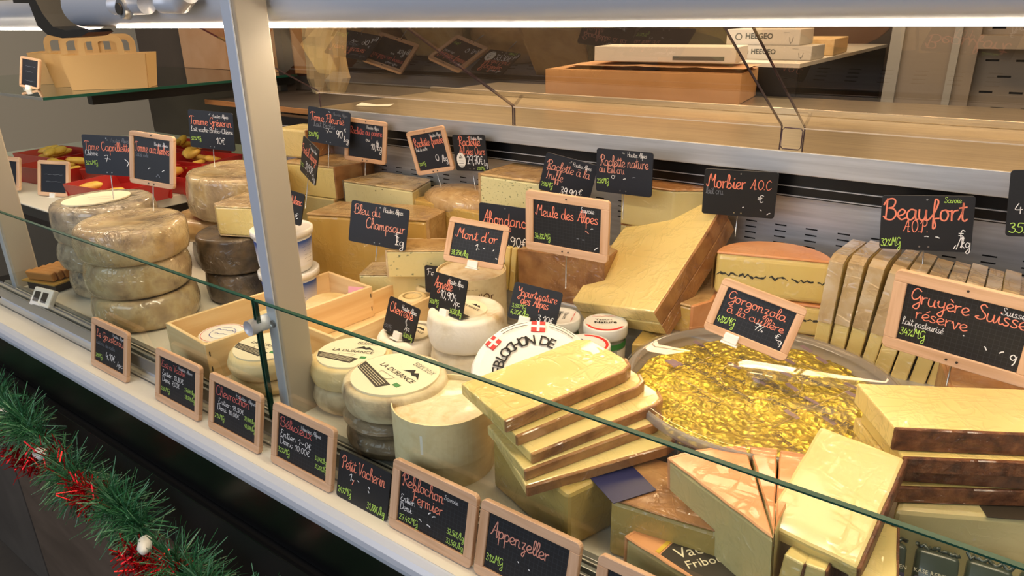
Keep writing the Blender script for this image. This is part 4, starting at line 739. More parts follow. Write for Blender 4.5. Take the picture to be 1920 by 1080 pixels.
m1 = banded("round wooden Mont d'or box carrying the clipped card", -.869, 1.035, .070, .070, .070, 'vacherin_skin', name='cheese_box', seed=93, top_in=.003)
bent_print('brand_lettering', "Mont d'Or", .024, 'ink_brown', m1, .0706, R(-50) - R(93 * 17), .033, 1.25); bent_print('small_lettering', '-----', .006, 'ink_brown', m1, .0706, R(-55) - R(93 * 17), .052, .5)
banded("lower round wooden Mont d'or box", -.869, 1.035, 0, .070, .0695, 'vacherin_skin', name='cheese_box', seed=94)
# --- white goat and ewe cheeses
t = wheel('bloomy_cheese', 'white bloomy cheese carrying the Chevrette tag', -.908, .893, 0, .066, .046, 'rind_white', .014, 95, .0025)
def band_label(t, r, h, rz, loc=(0, 0)):
    lab = prism('paper_label', [(r * .62 * math.cos(a), r * .5 * math.sin(a)) for a in [2 * math.pi * i / 32 for i in range(32)]], h - .003, h + .0016, 'paper_cream', t, rot=(0, 0, R(rz)), loc=(*loc, 0))
    prism('dark_band', [(-r * .62, -.018), (r * .55, -.022), (r * .5, -.036), (-r * .5, -.034)][::-1], h + .0016, h + .0022, 'label_dark', lab)
    printed('brand_lettering', 'LA DURANCE', .009, 'ink_black', lab, (0, .008, h + .002)); pyd('mountain_print', [(-.006, .018, h + .002), (.002, .025, h + .002), (.007, .021, h + .002), (.011, .024, h + .002), (.02, .017, h + .002)], [(0, 2, 1), (0, 4, 2), (2, 4, 3)], 'ink_black', lab)
band_label(t, .066, .046, -8)
t = wheel('bloomy_cheese', 'thick white bloomy cheese carrying the Agnelle tag, upper of two', -.782, .912, .052, .070, .066, 'rind_white', .010, 96, .0025); band_label(t, .070, .066, -12)
wheel('bloomy_cheese', 'film-wrapped white cheese under the Agnelle cheese', -.780, .913, 0, .068, .052, 'rind_white', .014, 97, .003)
# --- Reblochon in printed paper, propped up
n_ = Vector((.36, -.46, .81)).normalized(); q_ = n_.to_track_quat('Z', 'Y').to_euler()
t = thing('reblochon', 'round Reblochon in white printed paper propped up behind the wedge pile', 'cheese', (-.552, .800, .098), q_); t.scale = (1.17, 1.17, 1.17)
lathe('paper_wrap', [(0, -.024), (.06, -.024), (.082, -.018), (.086, -.006), (.083, .002), (.074, .006), (0, .0065)], 'paper_white', t, 24, namp=.0015, nfreq=50, smooth=False)
fr = n_.to_track_quat('Z', 'Y').to_matrix(); up = (fr.inverted() @ Vector((-.35, .6, .6))); ua = math.atan2(up.y, up.x)
zr = .0085
arc_print('brand_lettering', 'REBLOCHON DE SAVOIE', .0205, 'ink_black', t, .049, ua + 1.75, ua - 1.75, zr)
def cross_flag(ang, rr, s):
    c, sn = math.cos(ang - math.pi / 2), math.sin(ang - math.pi / 2)
    def L2(x, y): return (rr * math.cos(ang) + x * c - y * sn, rr * math.sin(ang) + x * sn + y * c)
    k = prism('red_flag', [L2(-s, -s * .8), L2(s, -s * .8), L2(s, s * .8), L2(-s, s * .8)], zr - .003, zr, 'ink_red', t)
    prism('white_cross', [L2(-s, -s * .18), L2(s, -s * .18), L2(s, s * .18), L2(-s, s * .18)], zr, zr + .0004, 'paper_white', k); prism('white_cross', [L2(-s * .2, -s * .8), L2(s * .2, -s * .8), L2(s * .2, s * .8), L2(-s * .2, s * .8)], zr, zr + .0005, 'paper_white', k)
cross_flag(ua, .071, .0095); cross_flag(ua + .95, .072, .0085); cross_flag(ua - .95, .072, .0085)
sun = cyl('round_seal', .013, zr - .003, zr, 'ink_red', t, 24); lathe('seal_ring', [(.0085, zr + .0004), (.0115, zr + .0004)], 'label_yellow', sun, 24)
ik = Ink(); 
for s in (-1, 1):
    for q in range(2): ik.stroke(('ink_grey', s, q), [((.077 - .004 * q) * math.cos(ua + s * (.2 + .05 * i)), (.077 - .004 * q) * math.sin(ua + s * (.2 + .05 * i))) for i in range(11)], .0005)
ik.build(t, zr, flat=True)
# --- yoghurt jars
def jar(label, x, y, rz, z=0.0):
    t = thing('yoghurt_jar', label, 'jar', (x, y, z), (0, 0, R(rz)), 'yoghurt jars')
    lathe('glass', [(0, .001), (.033, .001), (.036, .005), (.0365, .060), (.033, .072), (.034, .076)], 'jar_glass', t, 36); lathe('yoghurt', [(0, .003), (.0315, .003), (.0345, .007), (.035, .058), (.031, .07), (0, .071)], 'jar_white', t, 32)
    vs, fs = [], []
    for i in range(25):
        a = R(-60 + 150 * i / 24); vs += [(.0371 * math.cos(a), .0371 * math.sin(a), .016), (.0371 * math.cos(a), .0371 * math.sin(a), .054)]
    pyd('paper_label', vs, [(2 * i, 2 * i + 2, 2 * i + 3, 2 * i + 1) for i in range(24)], 'paper_white', t, smooth=True)
    vs = [((.0374) * math.cos(R(a)), .0374 * math.sin(R(a)), z_) for a in (-50, 20) for z_ in (.02, .05)]
    lathe('green_band', [(.0372, .056), (.0374, .0615), (.036, .066)], 'lid_green', t, 36)
    ld = lathe('lid', [(.036, .074), (.0395, .074), (.0405, .078), (.040, .094), (.0385, .0965), (.036, .0955), (0, .0955)], 'jar_white', t, 40)
    zl = .0959
    vs = [(0.0, 0.0, zl)]; 
    seg = [(.036 * math.cos(R(a)), .036 * math.sin(R(a)), zl) for a in range(190, 331, 10)]; ins = [(.030 * math.cos(R(a)) , .024 * math.sin(R(a)) - .006, zl) for a in range(330, 189, -10)]
    pyd('red_print', seg + ins, [(i, i + 1, 28 - i, 29 - i) for i in range(14)], 'ink_red', ld)
    printed('brand_lettering', 'Yaourt', .011, 'ink_black', ld, (-.002, .012, zl + .0003)); printed('brand_lettering', 'Nature', .014, 'ink_black', ld, (0, .0, zl + .0003), bold=.0003)
    ik = Ink(); ik.line('~~~~', -.022, .022, .024, .004, 'ink_red', th=.0005); ik.build(ld, zl + .0004, flat=True)
    return t
jar('yoghurt jar with red-edged lid tucked under the leaning slab', -.566, 1.043, 35); jar('yoghurt jar with red-edged lid right behind the Reblochon', -.548, .948, 160)
jar('yoghurt jar half hidden behind the Yaourt tag', -.652, 1.022, -70); jar('yoghurt jar carrying the Yaourt tag', -.655, .935, 100)
# --- tub of Gorgonzola
t = thing('gorgonzola_tub', 'wide clear tub of spoonable Gorgonzola wrapped in gold foil', 'tub', (-.25, .917, 0))
TRD = .189
lathe('tub_wall', [(.165, 0), (.168, .002), (.178, .112), (.186, .114), (TRD, .118), (TRD, .127), (.186, .130), (.182, .128), (.178, .122)], 'tub_plastic', t, 96)
lathe('tub_base', [(0, .001), (.166, .001)], 'tub_plastic', t, 64)
lathe('tub_rib', [(.1715, .052), (.1745, .054), (.1725, .057)], 'tub_plastic', t, 96)
bent_print('brand_lettering', 'GORGONZOLA', .024, 'ink_brown', t, .1785, R(-122), .092, 1.0)
N = 90; vs, fs = [], []; idx = {}
for i in range(N + 1):
    for j in range(N + 1):
        x, y = (i / N * 2 - 1) * .177, (j / N * 2 - 1) * .177; r = math.hypot(x, y)
        if r > .1765: continue
        p = Vector((x, y, 0)); a = noise.noise(p * 26 + Vector((4, 1, 2))); b = noise.noise(Vector((x * 34, y * 80, 3))); c = noise.noise(p * 90)
        z = .112 + .006 * a + .005 * (1 - abs(b) * 2) + .002 * c - max(0, (r - .16)) * .5
        idx[(i, j)] = len(vs); vs.append((x, y, z))
for i in range(N):
    for j in range(N):
        q = [(i, j), (i + 1, j), (i + 1, j + 1), (i, j + 1)]
        if all(k in idx for k in q): fs.append(tuple(idx[k] for k in q))
fo = pyd('gold_foil', vs, fs, 'gold_foil', t, smooth=True)
lathe('cheese', [(0, .003), (.160, .003), (.168, .09), (0, .09)], 'paste_pale', t, 48)
rnd = random.Random(8)
plain('foil_print', '4a3d22', .5); plain('foil_violet', '8c7484', .5)
for k in range(34):
    a, r = rnd.uniform(0, 6.28), .155 * math.sqrt(rnd.random()); x, y = r * math.cos(a), r * math.sin(a); ang = R(-28 + rnd.uniform(-12, 12))
    p = Vector((x, y, 0)); z = .112 + .006 * noise.noise(p * 26 + Vector((4, 1, 2))) + .0120
    if k % 2:
        ik = Ink(); ik.line('Gorgonzola', -.024, .024, 0, .0050, 'foil_print', th=.0007); (vv, ff) = list(ik.d.values())[0]
        pyd('foil_lettering', [(a_, b_, 0) for a_, b_ in vv], ff, 'foil_print', t, (x, y, z), (0, 0, ang))
    else:
        pts = [(-.012, -.003), (-.004, -.0045), (.006, -.003), (.012, -.004), (.011, .003), (.003, .004), (-.005, .003), (-.012, .0035)]
        prism('foil_stamp', pts, z - .0006, z, 'foil_violet', t, loc=(x, y, 0), rot=(0, 0, ang))
# clear lid with raised square and centre hub
lid = lathe('clear_lid', [(.187, .1285), (.190, .131), (.187, .1335), (.176, .1335), (.172, .130), (0, .131)], 'clear_plastic', t, 96)
sq = [(.125 * math.cos(R(a)), .125 * math.sin(R(a)), .1325) for a in (25, 115, 205, 295, 25)]
for k in range(4): tube('lid_ridge', [sq[k], sq[k + 1]], .0016, 'clear_plastic', lid, 6)
tube('lid_ring', [(.055 * math.cos(R(a)), .055 * math.sin(R(a)), .1325) for a in range(0, 361, 12)], .0016, 'clear_plastic', lid, 6)
lathe('lid_hub', [(.020, .131), (.019, .142), (.016, .144), (0, .144)], 'clear_plastic', lid, 32)

# ------------------------------------------------------------------ front right: wedges and slices
piece('appenzeller_block', 'big olive-yellow Appenzeller block at the front glass, under the slice pile', (-.425, .672, 0), (0, 0, -18), [(-.085, -.05), (.075, -.05), (.078, .06), (-.085, .06)], .083, 'paste_olive', 'rind_brown', (2,), seed=101, bev=.006)
bpy.data.objects.remove(bpy.data.objects['sticker']) if 'sticker' in bpy.data.objects else None
piece('appenzeller_block', 'Appenzeller block with brown wrapped top right of the slice pile', (-.262, .695, 0), (0, 0, 8), [(-.072, -.06), (.075, -.06), (.07, .03), (-.07, .045)], .082, 'paste_olive', 'rind_brown', (1,), top='rind_brown', seed=102, bev=.005)
lab = thing('printed_label', 'navy and orange printed label lying under the slice pile', 'label', (-.345, .668, .0835), (0, 0, R(-30)))
box('sheet', -.05, .05, -.03, .03, 0, .0006, 'label_navy', lab); box('orange_corner', -.048, -.03, -.029, -.02, .0006, .0009, 'sticker_orange', lab)
SL = [(-.470, .712, .1480, -20, 'topmost pale slice of the fanned Appenzeller pile'), (-.452, .716, .1325, -22, 'second slice from the top of the fanned pile'), (-.424, .714, .1175, -24, 'middle slice of the fanned pile, sticking out right'), (-.418, .700, .1020, -27, 'fourth slice from the top of the fanned pile'), (-.398, .692, .0865, -33, 'lowest slice of the fanned pile on the printed label')]
for i, (x, y, z, rz, lb) in enumerate(SL):
    piece('appenzeller_slice', lb, (x, y, z), (3, 2, rz), [(-.052, -.105), (.052, -.105), (.053, .085), (.047, .10), (.03, .108), (-.04, .105), (-.052, .09)], .0148 if i else .018, 'paste_pale' if i < 2 else 'paste_ivory', 'rind_brown', (1, 2, 3), group='fanned Appenzeller slices', seed=110 + i, th=.004, bev=.002)
# Vacherin Fribourgeois wedge with dark label
t = piece('fribourg_wedge', 'low Fribourg wedge with dark brown printed label on its top', (-.19, .655, 0), (0, 0, -8), [(-.10, -.055), (.10, -.065), (.09, .05), (-.085, .045)], .047, 'paste_green', 'rind_orange', (3,), top='rind_orange', seed=120, bev=.004)
prism('dark_label', [(-.055, -.052), (.03, -.06), (.03, .04), (-.055, .035)], .0468, .0476, 'label_dark', t); box('gold_line', -.062, -.057, -.052, .036, .0468, .0477, 'label_yellow', t); box('gold_line', .031, .036, -.058, .04, .0468, .0477, 'label_yellow', t)
printed('brand_lettering', 'Vacherin', .022, 'paper_cream', t, (-.022, -.008, .0479), (0, 0, R(58))); printed('brand_lettering', 'Fribourgeois', .017, 'paper_cream', t, (-.002, -.012, .0479), (0, 0, R(58))); printed('small_lettering', 'CLASSIC', .006, 'ink_black', t, (.0335, -.02, .0481), (0, 0, R(62)))
# orange-rinded wedges fanned round one apex
A = Vector((-.128, .604))
for i, (a0, a1, lb) in enumerate(((118, 152, 'wide orange-rinded wedge with pale cut face, front of the fan'), (106, 117, 'narrow orange wedge next to the wide one in the fan'), (93, 105, 'last orange wedge of the fan behind the upright slice'))):
    pts = sector(.165 - .008 * i, a0, a1, 5)
    piece('orange_wedge', lb, (A.x - .001 * i, A.y + .006 * i, .048), (0, -4, 0), pts, .086, 'paste_green', 'rind_orange', range(1, 6), top='rind_orange', seed=130 + i, group='orange wedges in a fan', bev=.003, th=.004)
# standing slices and the slab lying on them
for i, x in enumerate((-.118, -.088, -.058, -.030)):
    piece('standing_slice', 'pale slice standing upright under the tilted slab, ' + ('first', 'second', 'third', 'fourth')[i] + ' from the orange wedges', (x, .672, 0), (0, (5, -3, 4, -6)[i], -6 + 5 * i), rect(.020, .11), .108, 'paste_ivory', 'rind_crust', (1,), seed=140 + i, group='upright slices under the tilted slab', bev=.002, th=.002)
piece('tilted_slab', 'pale yellow wrapped slab lying tilted on the upright slices', (-.098, .706, .128), (21, 0, -4), [(-.050, -.072), (.045, -.078), (.046, .068), (-.044, .074)], .021, 'paste_ivory', 'rind_crust', (1,), seed=150, bev=.004, th=.003)
# Gruyere stack
gz = .108
for i, (dz, dx, lb) in enumerate(((.020, .0, 'bottom'), (.019, -.004, 'third from the top'), (.019, .004, 'second from the top'), (.027, -.008, 'top'))):
    piece('gruyere_slab', f'brown-crusted Gruyère slab, {lb} of the stack of four', (.012 + dx, .868 - dx * .5, gz), (0, 0, 30 + (2, -2, 1, 0)[i]), [(-.108, -.048), (.14, -.048), (.14, .05), (-.115, .05)], dz, 'paste_ivory' if i == 3 else 'paste_pale', 'rind_crust', (0, 1), seed=160 + i, group='Gruyère slab stack', bev=.002, th=.004)
    gz += dz + .0006
t = piece('gruyere_block', 'grey-yellow Gruyère block under the slab stack', (.025, .862, 0), (0, 0, 27), [(-.112, -.06), (.15, -.06), (.15, .06), (-.055, .06)], .107, 'paste_green', 'rind_crust', (1, 2), seed=170, bev=.006)
prism('dark_label', [(-.02, -.0605), (.12, -.0605), (.12, .0), (-.02, .0)], .1068, .1078, 'label_dark', t)
piece('gruyere_block', 'brown wrapped Gruyère end behind the slab stack', (.06, 1.025, 0), (0, 0, 14), rect(.20, .09), .17, 'paste_gold', 'rind_brown', (0, 3), top='rind_brown', seed=171)
# dark packets
for i, x in enumerate((-.040, .006, .050, .094)):
    t = thing('cheese_packet', 'dark green and violet film packet, ' + ('first', 'second', 'third', 'fourth')[i] + ' in line from the upright slices', 'packet', (x, .700 + .010 * i, 0), (R(-28), 0, R(12 - 3 * i)), 'dark film packets')
    prism('film_packet', [(-.021, -.012), (.021, -.012), (.021, .012), (-.021, .012)], 0, .088, 'packet_green', t, .005, smooth=True, top=[(-.020, -.008), (.020, -.008), (.020, .008), (-.020, .008)])
    box('violet_panel', -.0195, .0195, -.0128, -.0105, .006, .060, 'packet_violet', t, .0004)
    printed('brand_lettering', 'KÄSE REBELLEN', .006, 'paper_cream', t, (0, -.0131, .066), (R(90), 0, 0)); printed('brand_lettering', 'Heublumen', .007, 'paper_cream', t, (0, -.0134, .056), (R(90), 0, 0)); printed('brand_lettering', 'Rebell', .012, 'paper_white', t, (0, -.0134, .045), (R(90), 0, 0), bold=.0003)
    cyl('flower_print', .006, -.0004, .0004, 'label_yellow', t, 12, (.006, -.0132, .026), (R(90), 0, 0)); cyl('flower_print', .007, -.0004, .0004, 'sticker_orange', t, 12, (-.008, -.0132, .028), (R(90), 0, 0))
    rr = random.Random(i)
    tube('crimped_end', [(-.020 + .0025 * q, rr.uniform(-.004, .004), .0885 + rr.uniform(-.001, .004)) for q in range(17)], .0022, 'packet_green', t, 6)

# ------------------------------------------------------------------ garland on the front
g = thing('fir_garland', 'green artificial fir garland with red tinsel and white lamps along the black front', 'garland', (-1.3, .47, -.24))
GL_P = [Vector(p) for p in ((-2.106, 0.459, -0.213), (-1.836, 0.454, -0.18), (-1.685, 0.437, -0.164), (-1.534, 0.437, -0.186), (-1.372, 0.432, -0.224), (-1.253, 0.432, -0.197), (-1.123, 0.432, -0.229), (-0.994, 0.427, -0.245), (-0.864, 0.427, -0.224), (-0.713, 0.432, -0.207), (-0.562, 0.432, -0.234))]
go = Vector(g.location)
def gpt(t):
    n = len(GL_P) - 1; i = min(int(t * n), n - 1); return GL_P[i].lerp(GL_P[i + 1], t * n - i)
tube('garland_wire', [gpt(i / 60) - go for i in range(61)], .004, 'needle_dark', g, 6)
rnd = random.Random(42)
for mi, (mt, cnt) in enumerate((('needle_green', 3600), ('needle_dark', 2000), ('needle_light', 2000))):
    vs, fs = [], []
    for k in range(cnt):
        t = rnd.random(); p = gpt(t); ph = 2 * math.pi * (p.x + 1.51) / .205 - math.pi / 2
        if math.sin(ph) < -.45 and rnd.random() < .88: continue
        d = Vector((rnd.gauss(.45, .55), rnd.gauss(-.25, .75), rnd.gauss(.12, .8))).normalized(); L = rnd.uniform(.04, .07) * (1.0 + .28 * math.sin(ph))
        s = d.cross(Vector((rnd.uniform(-1, 1), rnd.uniform(-1, 1), rnd.uniform(-1, 1)))).normalized() * rnd.uniform(.0007, .0013)
        q = p + Vector((rnd.gauss(0, .004), rnd.gauss(0, .004), rnd.gauss(0, .004))) - go
        e = q + d * L + Vector((0, 0, -.006 * rnd.random())); b = len(vs)
        if (e + go).y > .490: e.y = .490 - go.y
        vs += [q - s, q + s, e + s * .6, e - s * .6]; fs.append((b, b + 1, b + 2, b + 3))
    o = pyd('fir_needles', vs, fs, mt, g); o['kind'] = 'stuff'
vs, fs = [], []
for cx, cz, cy, n in ((-1.598, -0.24, 0.416, 330), (-1.523, -0.224, 0.416, 60), (-1.296, -0.197, 0.41, 260), (-1.436, -0.17, 0.421, 40), (-1.102, -0.251, 0.405, 340), (-1.026, -0.229, 0.41, 60), (-0.896, -0.234, 0.405, 200), (-1.728, -0.191, 0.416, 90)):
    for k in range(n):
        p = Vector((cx + rnd.gauss(0, .026), cy + rnd.gauss(0, .01), cz + rnd.gauss(0, .008))); d = Vector((rnd.gauss(0, .8), rnd.gauss(-.3, .7), rnd.gauss(0, .8))).normalized()
        s = d.cross(Vector((rnd.uniform(-1, 1), rnd.uniform(-1, 1), 1))).normalized() * .0011; q = p - go; e = q + d * rnd.uniform(.018, .036); b = len(vs)
        if (e + go).y > .490: continue
        vs += [q - s, q + s, e + s, e - s]; fs.append((b, b + 1, b + 2, b + 3))
o = pyd('red_tinsel', vs, fs, 'tinsel_red', g); o['kind'] = 'stuff'; o['label'] = 'shiny red tinsel tufts'
for i, (x, z, yy) in enumerate(((-1.712, -0.18, 0.416), (-1.512, -0.202, 0.408), (-1.323, -0.218, 0.402), (-1.102, -0.224, 0.402), (-0.886, -0.229, 0.402))):
    lathe('lamp', [(0, -.030), (.006, -.027), (.0115, -.012), (.0115, .012), (.006, .027), (0, .030)], 'bulb_glow', g, 14, loc=tuple(Vector((x, yy + .012, z)) - go), rot=(R(12 * i), R(75), R(8)))

# ------------------------------------------------------------------ behind the counter
def carton(name, label, cat, loc, rz, w, d, h, mat, parts=None, group=None):
    t = thing(name, label, cat, loc, (0, 0, R(rz)), group); box('carton', -w / 2, w / 2, -d / 2, d / 2, 0, h, mat, t, .0015, seg=1); return t
bx = carton('cardboard_box', 'large brown cardboard box on the steel service shelf', 'box', (-.945, 1.955, .384), 8, .56, .22, .075, 'kraft')
for s in (-1, 1): box('flap', -.28, .28, min(s * .002, s * .108), max(s * .002, s * .108), .0752, .0772, 'kraft', bx)
printed('pen_lettering', 'Tomme', .03, 'ink_brown', bx, (.2805, .02, .045), (R(90), 0, R(90))) if False else None
sh = thing('kraft_sheets', 'loose brown paper sheets lying on the cardboard box', 'paper', (-.92, 1.965, .4618), (0, 0, R(5)))
for k in range(3):
    vs, fs = [], []
    for i in range(13):
        for j in range(5): vs.append((-.26 + i * .042 + .01 * k, -.09 + j * .045 - .006 * k, .0012 + .0045 * k + .004 * max(0, noise.noise(Vector((i * .5, j * .7, k * 3))))))
    for i in range(12):
        for j in range(4): a = i * 5 + j; fs.append((a, a + 5, a + 6, a + 1))
    pyd('sheet', vs, fs, 'kraft_paper', sh, smooth=True)
tr = carton('white_carton', 'flat white carton lying on the brown paper sheets', 'box', (-.90, 1.985, .482), 8, .40, .15, .040, 'carton_white')
box('dark_slot', .03, .17, -.076, -.0745, .006, .016, 'ink_grey', tr)
def heegeo(label, x, y, z, w, h):
    t = carton('printed_carton', label, 'box', (x, y, z), 0, w, .14, h, 'carton_white', group='printed cartons')
    s = h / .045
    printed('brand_lettering', 'HEEGEO', .022 * s, 'ink_grey', t, (-.01, -.0707, h * .55), (R(90), 0, 0), bold=.0005); ring = lathe('logo_ring', [(.008 * s, 0), (.0105 * s, 0)], 'ink_grey', t, 24, (-.072 * s, -.0707, h * .52), (R(90), 0, 0))
    printed('small_lettering', '------', .009, 'ink_grey', t, (w * .32, -.0707, h * .8), (R(90), 0, 0)); ik = Ink()
    ik.stroke('ink_grey', [(w * .36, h * .5), (w * .37, h * .2), (w * .40, h * .2), (w * .41, h * .5)], .0006); ik.stroke('ink_grey', [(w * .385, h * .2), (w * .385, h * .08)], .0006); ik.build(t, -.0708)
    return t
bc = thing('rear_cabinet', 'black rear cabinet with pale top carrying the printed cartons', 'cabinet', (-.85, 2.75, -.88)); box('body', -.30, .27, -.62, .60, 0, 1.34, 'dark_void', bc, .004); box('top', -.30, .272, -.622, .60, 1.34, 1.352, 'carton_white', bc, .001)
heegeo('lower printed white carton on the black rear cabinet', -.715, 2.33, .4725, .26, .040); heegeo('upper printed white carton on the black rear cabinet', -.735, 2.34, .513, .22, .045)
cb = thing('cutting_board', 'pale wooden cutting board lying behind the printed cartons', 'board', (-.70, 2.62, .4725), (0, 0, R(3))); box('plank', -.11, .11, -.12, .12, 0, .05, 'crate_wood', cb, .003)
plain('bag_paper', 'b9a47c', .7)
pb = thing('paper_bag', 'crumpled cream paper bag at the end of the service shelf', 'bag', (-2.09, 1.74, .36), (0, 0, R(15)))
vs, fs = [], []
for k, (rx, ry, z) in enumerate(((.06, .04, 0), (.075, .05, .05), (.08, .05, .12), (.07, .04, .19), (.09, .03, .235))):
    for i in range(24):
        a = 2 * math.pi * i / 24; n1 = noise.noise(Vector((math.cos(a) * 2, math.sin(a) * 2, z * 14))) * .022; vs.append(((rx + n1) * math.cos(a), (ry + n1) * math.sin(a), z + (n1 * .8 if k == 4 else 0)))
for k in range(4):
    for i in range(24): fs.append((k * 24 + i, k * 24 + (i + 1) % 24, (k + 1) * 24 + (i + 1) % 24, (k + 1) * 24 + i))
fs.append(tuple(range(24))[::-1]); pyd('paper', vs, fs, 'bag_paper', pb)
sl = thing('paper_slip', 'small white receipt slip on the left end of the service shelf', 'paper', (-1.50, 1.40, .3835), (0, 0, R(20))); pyd('sheet', [(-.05, -.012, .001), (.05, -.014, .001), (.055, .012, .005), (-.045, .014, .007), (0, -.013, .0005), (0, .013, .0015)], [(0, 4, 5, 3), (4, 1, 2, 5)], 'paper_white', sl)
# cabinets and slotted rear wall panel behind the service side
struct(box('wall_partition', -.42, -.20, 2.55, 2.85, -.88, 1.2, 'cabinet_beige')); struct(box('trim_1', -.43, -.395, 2.53, 2.56, -.88, 1.2, 'wall_grey')); struct(box('trim_2', -.265, -.245, 2.53, 2.56, -.88, 1.2, 'wall_grey'))
rp = slotted('wall_rear_panel', -.20, 1.2, -.1, 1.0, 2.6, [.10 + .045 * i for i in range(11)], .075, .034, .006, 'cabinet_beige', None, True); struct(rp)
struct(box('wall_rear_void', -.20, 1.2, 2.62, 2.66, -.1, 1.0, 'dark_void')); struct(box('trim_3', -.20, 1.2, 2.48, 2.60, .50, .535, 'cabinet_beige'))
tk = thing('shelf_label', 'pair of small white labels stuck on the beige cabinet', 'label', (-.31, 2.548, .56)); box('sheet', -.028, .028, -.001, .001, .0, .022, 'paper_white', tk); box('sheet', -.028, .028, -.001, .001, .032, .055, 'paper_white', tk)
bk = thing('back_counter', 'long dark wooden counter along the rear wall', 'counter', (-2.66, 2.75, -.88)); box('cabinet', -1.4, 1.4, -.25, .3, 0, .95, 'dark_wood', bk); box('worktop', -1.42, 1.42, -.27, .3, .95, .98, 'dark_void', bk, .003)

# ------------------------------------------------------------------ neighbouring section at the far left
gs = thing('side_counter', 'white side counter with a glass shelf above it', 'counter', (-2.7, 1.1, -.88))
o = Vector((-2.7, 1.1, -.88))
def lb(name, x0, x1, y0, y1, z0, z1, m, b=0): return box(name, x0 - o.x, x1 - o.x, y0 - o.y, y1 - o.y, z0 - o.z, z1 - o.z, m, gs, b)
lb('cabinet', -3.4, -2.12, .84, 1.75, -.88, .085, 'dark_wood'); lb('worktop', -3.42, -2.09, .80, 1.77, .085, .115, 'deck_cream', .003); lb('worktop_edge', -3.42, -2.09, .797, .80, .085, .112, 'channel_dark')
lb('glass_shelf', -3.3, -2.235, .865, 1.72, .412, .42, 'glass_shelf', .001); lb('shelf_edge', -3.3, -2.235, .8625, .865, .412, .42, 'channel_grey'); lb('shelf_edge', -2.235, -2.2325, .865, 1.72, .412, .42, 'glass_edge')
lb('shelf_rail', -2.28, -2.25, 1.0, 1.72, .385, .411, 'panel_black'); lb('shelf_upright', -2.30, -2.26, 1.69, 1.73, .115, .62, 'dark_wood'); lb('back_board', -3.4, -2.2, 1.76, 1.79, .115, .62, 'wall_brown')
lb('kraft_panel', -2.62, -2.20, 1.735, 1.75, .42, .64, 'kraft'); lb('kraft_panel', -3.0, -2.68, 1.735, 1.75, .42, .60, 'kraft_paper')
# kraft carrier baskets
def carrier(label, x, y, rz, w=.21, d=.10, h=.10):
    t = thing('carrier_basket', label, 'basket', (x, y, .4205), (0, 0, R(rz)), 'card carrier baskets')
    def side(nm_, s):
        yb, yt = s * d / 2, s * (d / 2 + .012)
        prof = [(-w / 2, 0), (w / 2, 0), (w / 2 + .012, h), (-w / 2 - .012, h)]
        vs = [(p, yb + (yt - yb) * q / h, q) for p, q in prof]; vs2 = [(p, yv + s * .0022, q) for p, yv, q in vs]
        pyd(nm_, vs + vs2, [(0, 1, 2, 3), (7, 6, 5, 4), (0, 4, 5, 1), (1, 5, 6, 2), (2, 6, 7, 3), (3, 7, 4, 0)], 'carrier_card', t)
        r0, r1, hw, hh = .012, .03, .062, .055; out = [(-hw, h - .002)] + [(-hw + r1 - r1 * math.cos(R(a)), h + hh - r1 + r1 * math.sin(R(a))) for a in range(0, 91, 15)] + [(hw - r1 + r1 * math.cos(R(a)), h + hh - r1 + r1 * math.sin(R(a))) for a in range(90, -1, -15)] + [(hw, h - .002)]
        inn = [(-hw + .018, h - .002)] + [(-hw + .018 + r0 - r0 * math.cos(R(a)), h + hh - .018 - r0 + r0 * math.sin(R(a))) for a in range(0, 91, 15)] + [(hw - .018 - r0 + r0 * math.cos(R(a)), h + hh - .018 - r0 + r0 * math.sin(R(a))) for a in range(90, -1, -15)] + [(hw - .018, h - .002)]
        n = len(out); vs = [(p, yt, q) for p, q in out] + [(p, yt, q) for p, q in inn] + [(p, yt + s * .0022, q) for p, q in out] + [(p, yt + s * .0022, q) for p, q in inn]; fs = []
        for i in range(n - 1): fs += [(i, i + 1, n + i + 1, n + i), (3 * n + i, 3 * n + i + 1, 2 * n + i + 1, 2 * n + i), (i, 2 * n + i, 2 * n + i + 1, i + 1), (n + i, n + i + 1, 3 * n + i + 1, 3 * n + i)]
        pyd('handle', vs, fs, 'carrier_card', t)
    side('side_wall', 1); side('side_wall', -1); box('bottom', -w / 2, w / 2, -d / 2, d / 2, 0, .002, 'carrier_card', t)
    for s in (-1, 1):
        vs = [(s * w / 2, -d / 2, 0), (s * w / 2, d / 2, 0), (s * (w / 2 + .012), d / 2 + .012, h), (s * (w / 2 + .012), -d / 2 - .012, h)]; vs += [(p + s * .0022, q, r) for p, q, r in vs]
        pyd('end_wall', vs, [(0, 1, 2, 3), (7, 6, 5, 4), (0, 4, 5, 1), (1, 5, 6, 2), (2, 6, 7, 3), (3, 7, 4, 0)], 'carrier_card', t)
    return t
plain('carrier_card', 'bb9862', .65)
carrier('kraft carrier basket with two handles, front one on the glass shelf', -2.335, 1.115, 48); carrier('pale carrier basket nested behind the front one', -2.495, 1.135, 48); carrier('pale carrier basket standing behind the other two on the glass shelf', -2.655, 1.155, 48)
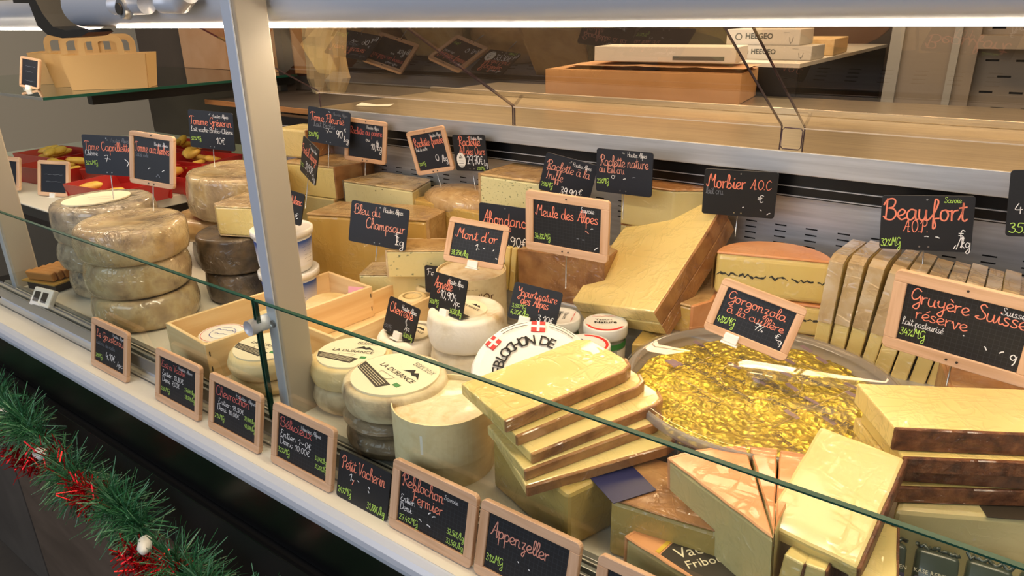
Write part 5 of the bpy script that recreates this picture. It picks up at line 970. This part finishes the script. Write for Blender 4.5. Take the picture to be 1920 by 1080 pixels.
# red trays with yellow pasta
def tray(label, x, y, rz, z=.116):
    t = thing('red_tray', label, 'tray', (x, y, z), (0, 0, R(rz)), 'red trays')
    w, d, h = .22, .15, .055
    box('bottom', -w / 2, w / 2, -d / 2, d / 2, 0, .003, 'tray_red', t)
    for s in (-1, 1):
        prism('side_wall', [(s * (d / 2), 0), (s * (d / 2 + .012), h), (s * (d / 2 + .016), h), (s * (d / 2 + .004), 0)], -w / 2 - .012, w / 2 + .012, 'tray_red', t, axis='x'); prism('end_wall', [(s * (w / 2), 0), (s * (w / 2 + .012), h), (s * (w / 2 + .016), h), (s * (w / 2 + .004), 0)], -d / 2 - .012, d / 2 + .012, 'tray_red', t, axis='y')
    return t
rnd = random.Random(3)
TP = [(-2.17, .985, 8), (-2.18, 1.19, 8), (-2.62, 1.02, 8), (-2.36, 1.12, 12), (-2.88, 1.12, 8), (-2.60, 1.24, 10), (-2.34, 1.34, 10), (-2.88, 1.36, 8), (-2.60, 1.47, 10)]
for i, (x, y, rz) in enumerate(TP):
    tray('red plastic tray holding yellow filled pasta on the side counter', x, y, rz)
    for k in range(9 if i > 1 else 2):
        p = lathe('filled_pasta', [(0, -.012), (.016, -.009), (.022, 0), (.016, .009), (0, .012)], 'pasta_yellow', None, 12, loc=(x + rnd.uniform(-.085, .085), y + rnd.uniform(-.05, .05), .134 + .022 * (k % 3)), rot=(rnd.uniform(-.4, .4), rnd.uniform(-.4, .4), rnd.uniform(0, 3)), smooth=True)
        p.scale = (1.8, .9, 1); tag(p, 'yellow filled pasta parcel heaped in the red trays', 'pasta', 'pasta in the red trays')
# golden boards with cut meats near the left post
gb = thing('gold_card_tray', 'gold card tray with brown slices by the left post', 'tray', (-1.912, .672, .0), (0, 0, R(14)))
box('card', -.058, .058, -.050, .055, .02, .024, 'gold_card', gb, .001); box('support', -.05, .05, -.042, .045, 0, .02, 'dark_wood', gb)
for k in range(5):
    s_ = thing('bread_slice', 'brown slice on the gold card tray, ' + ('first', 'second', 'third', 'fourth', 'fifth')[k] + ' from the glass', 'bread', (-1.905 - .002 * k, .640 + .0165 * k, .0265), (R(14), 0, R(18)), 'brown slices on the gold tray'); box('crumb', -.042, .042, -.007, .007, 0, .022, 'bread_brown', s_, .003)
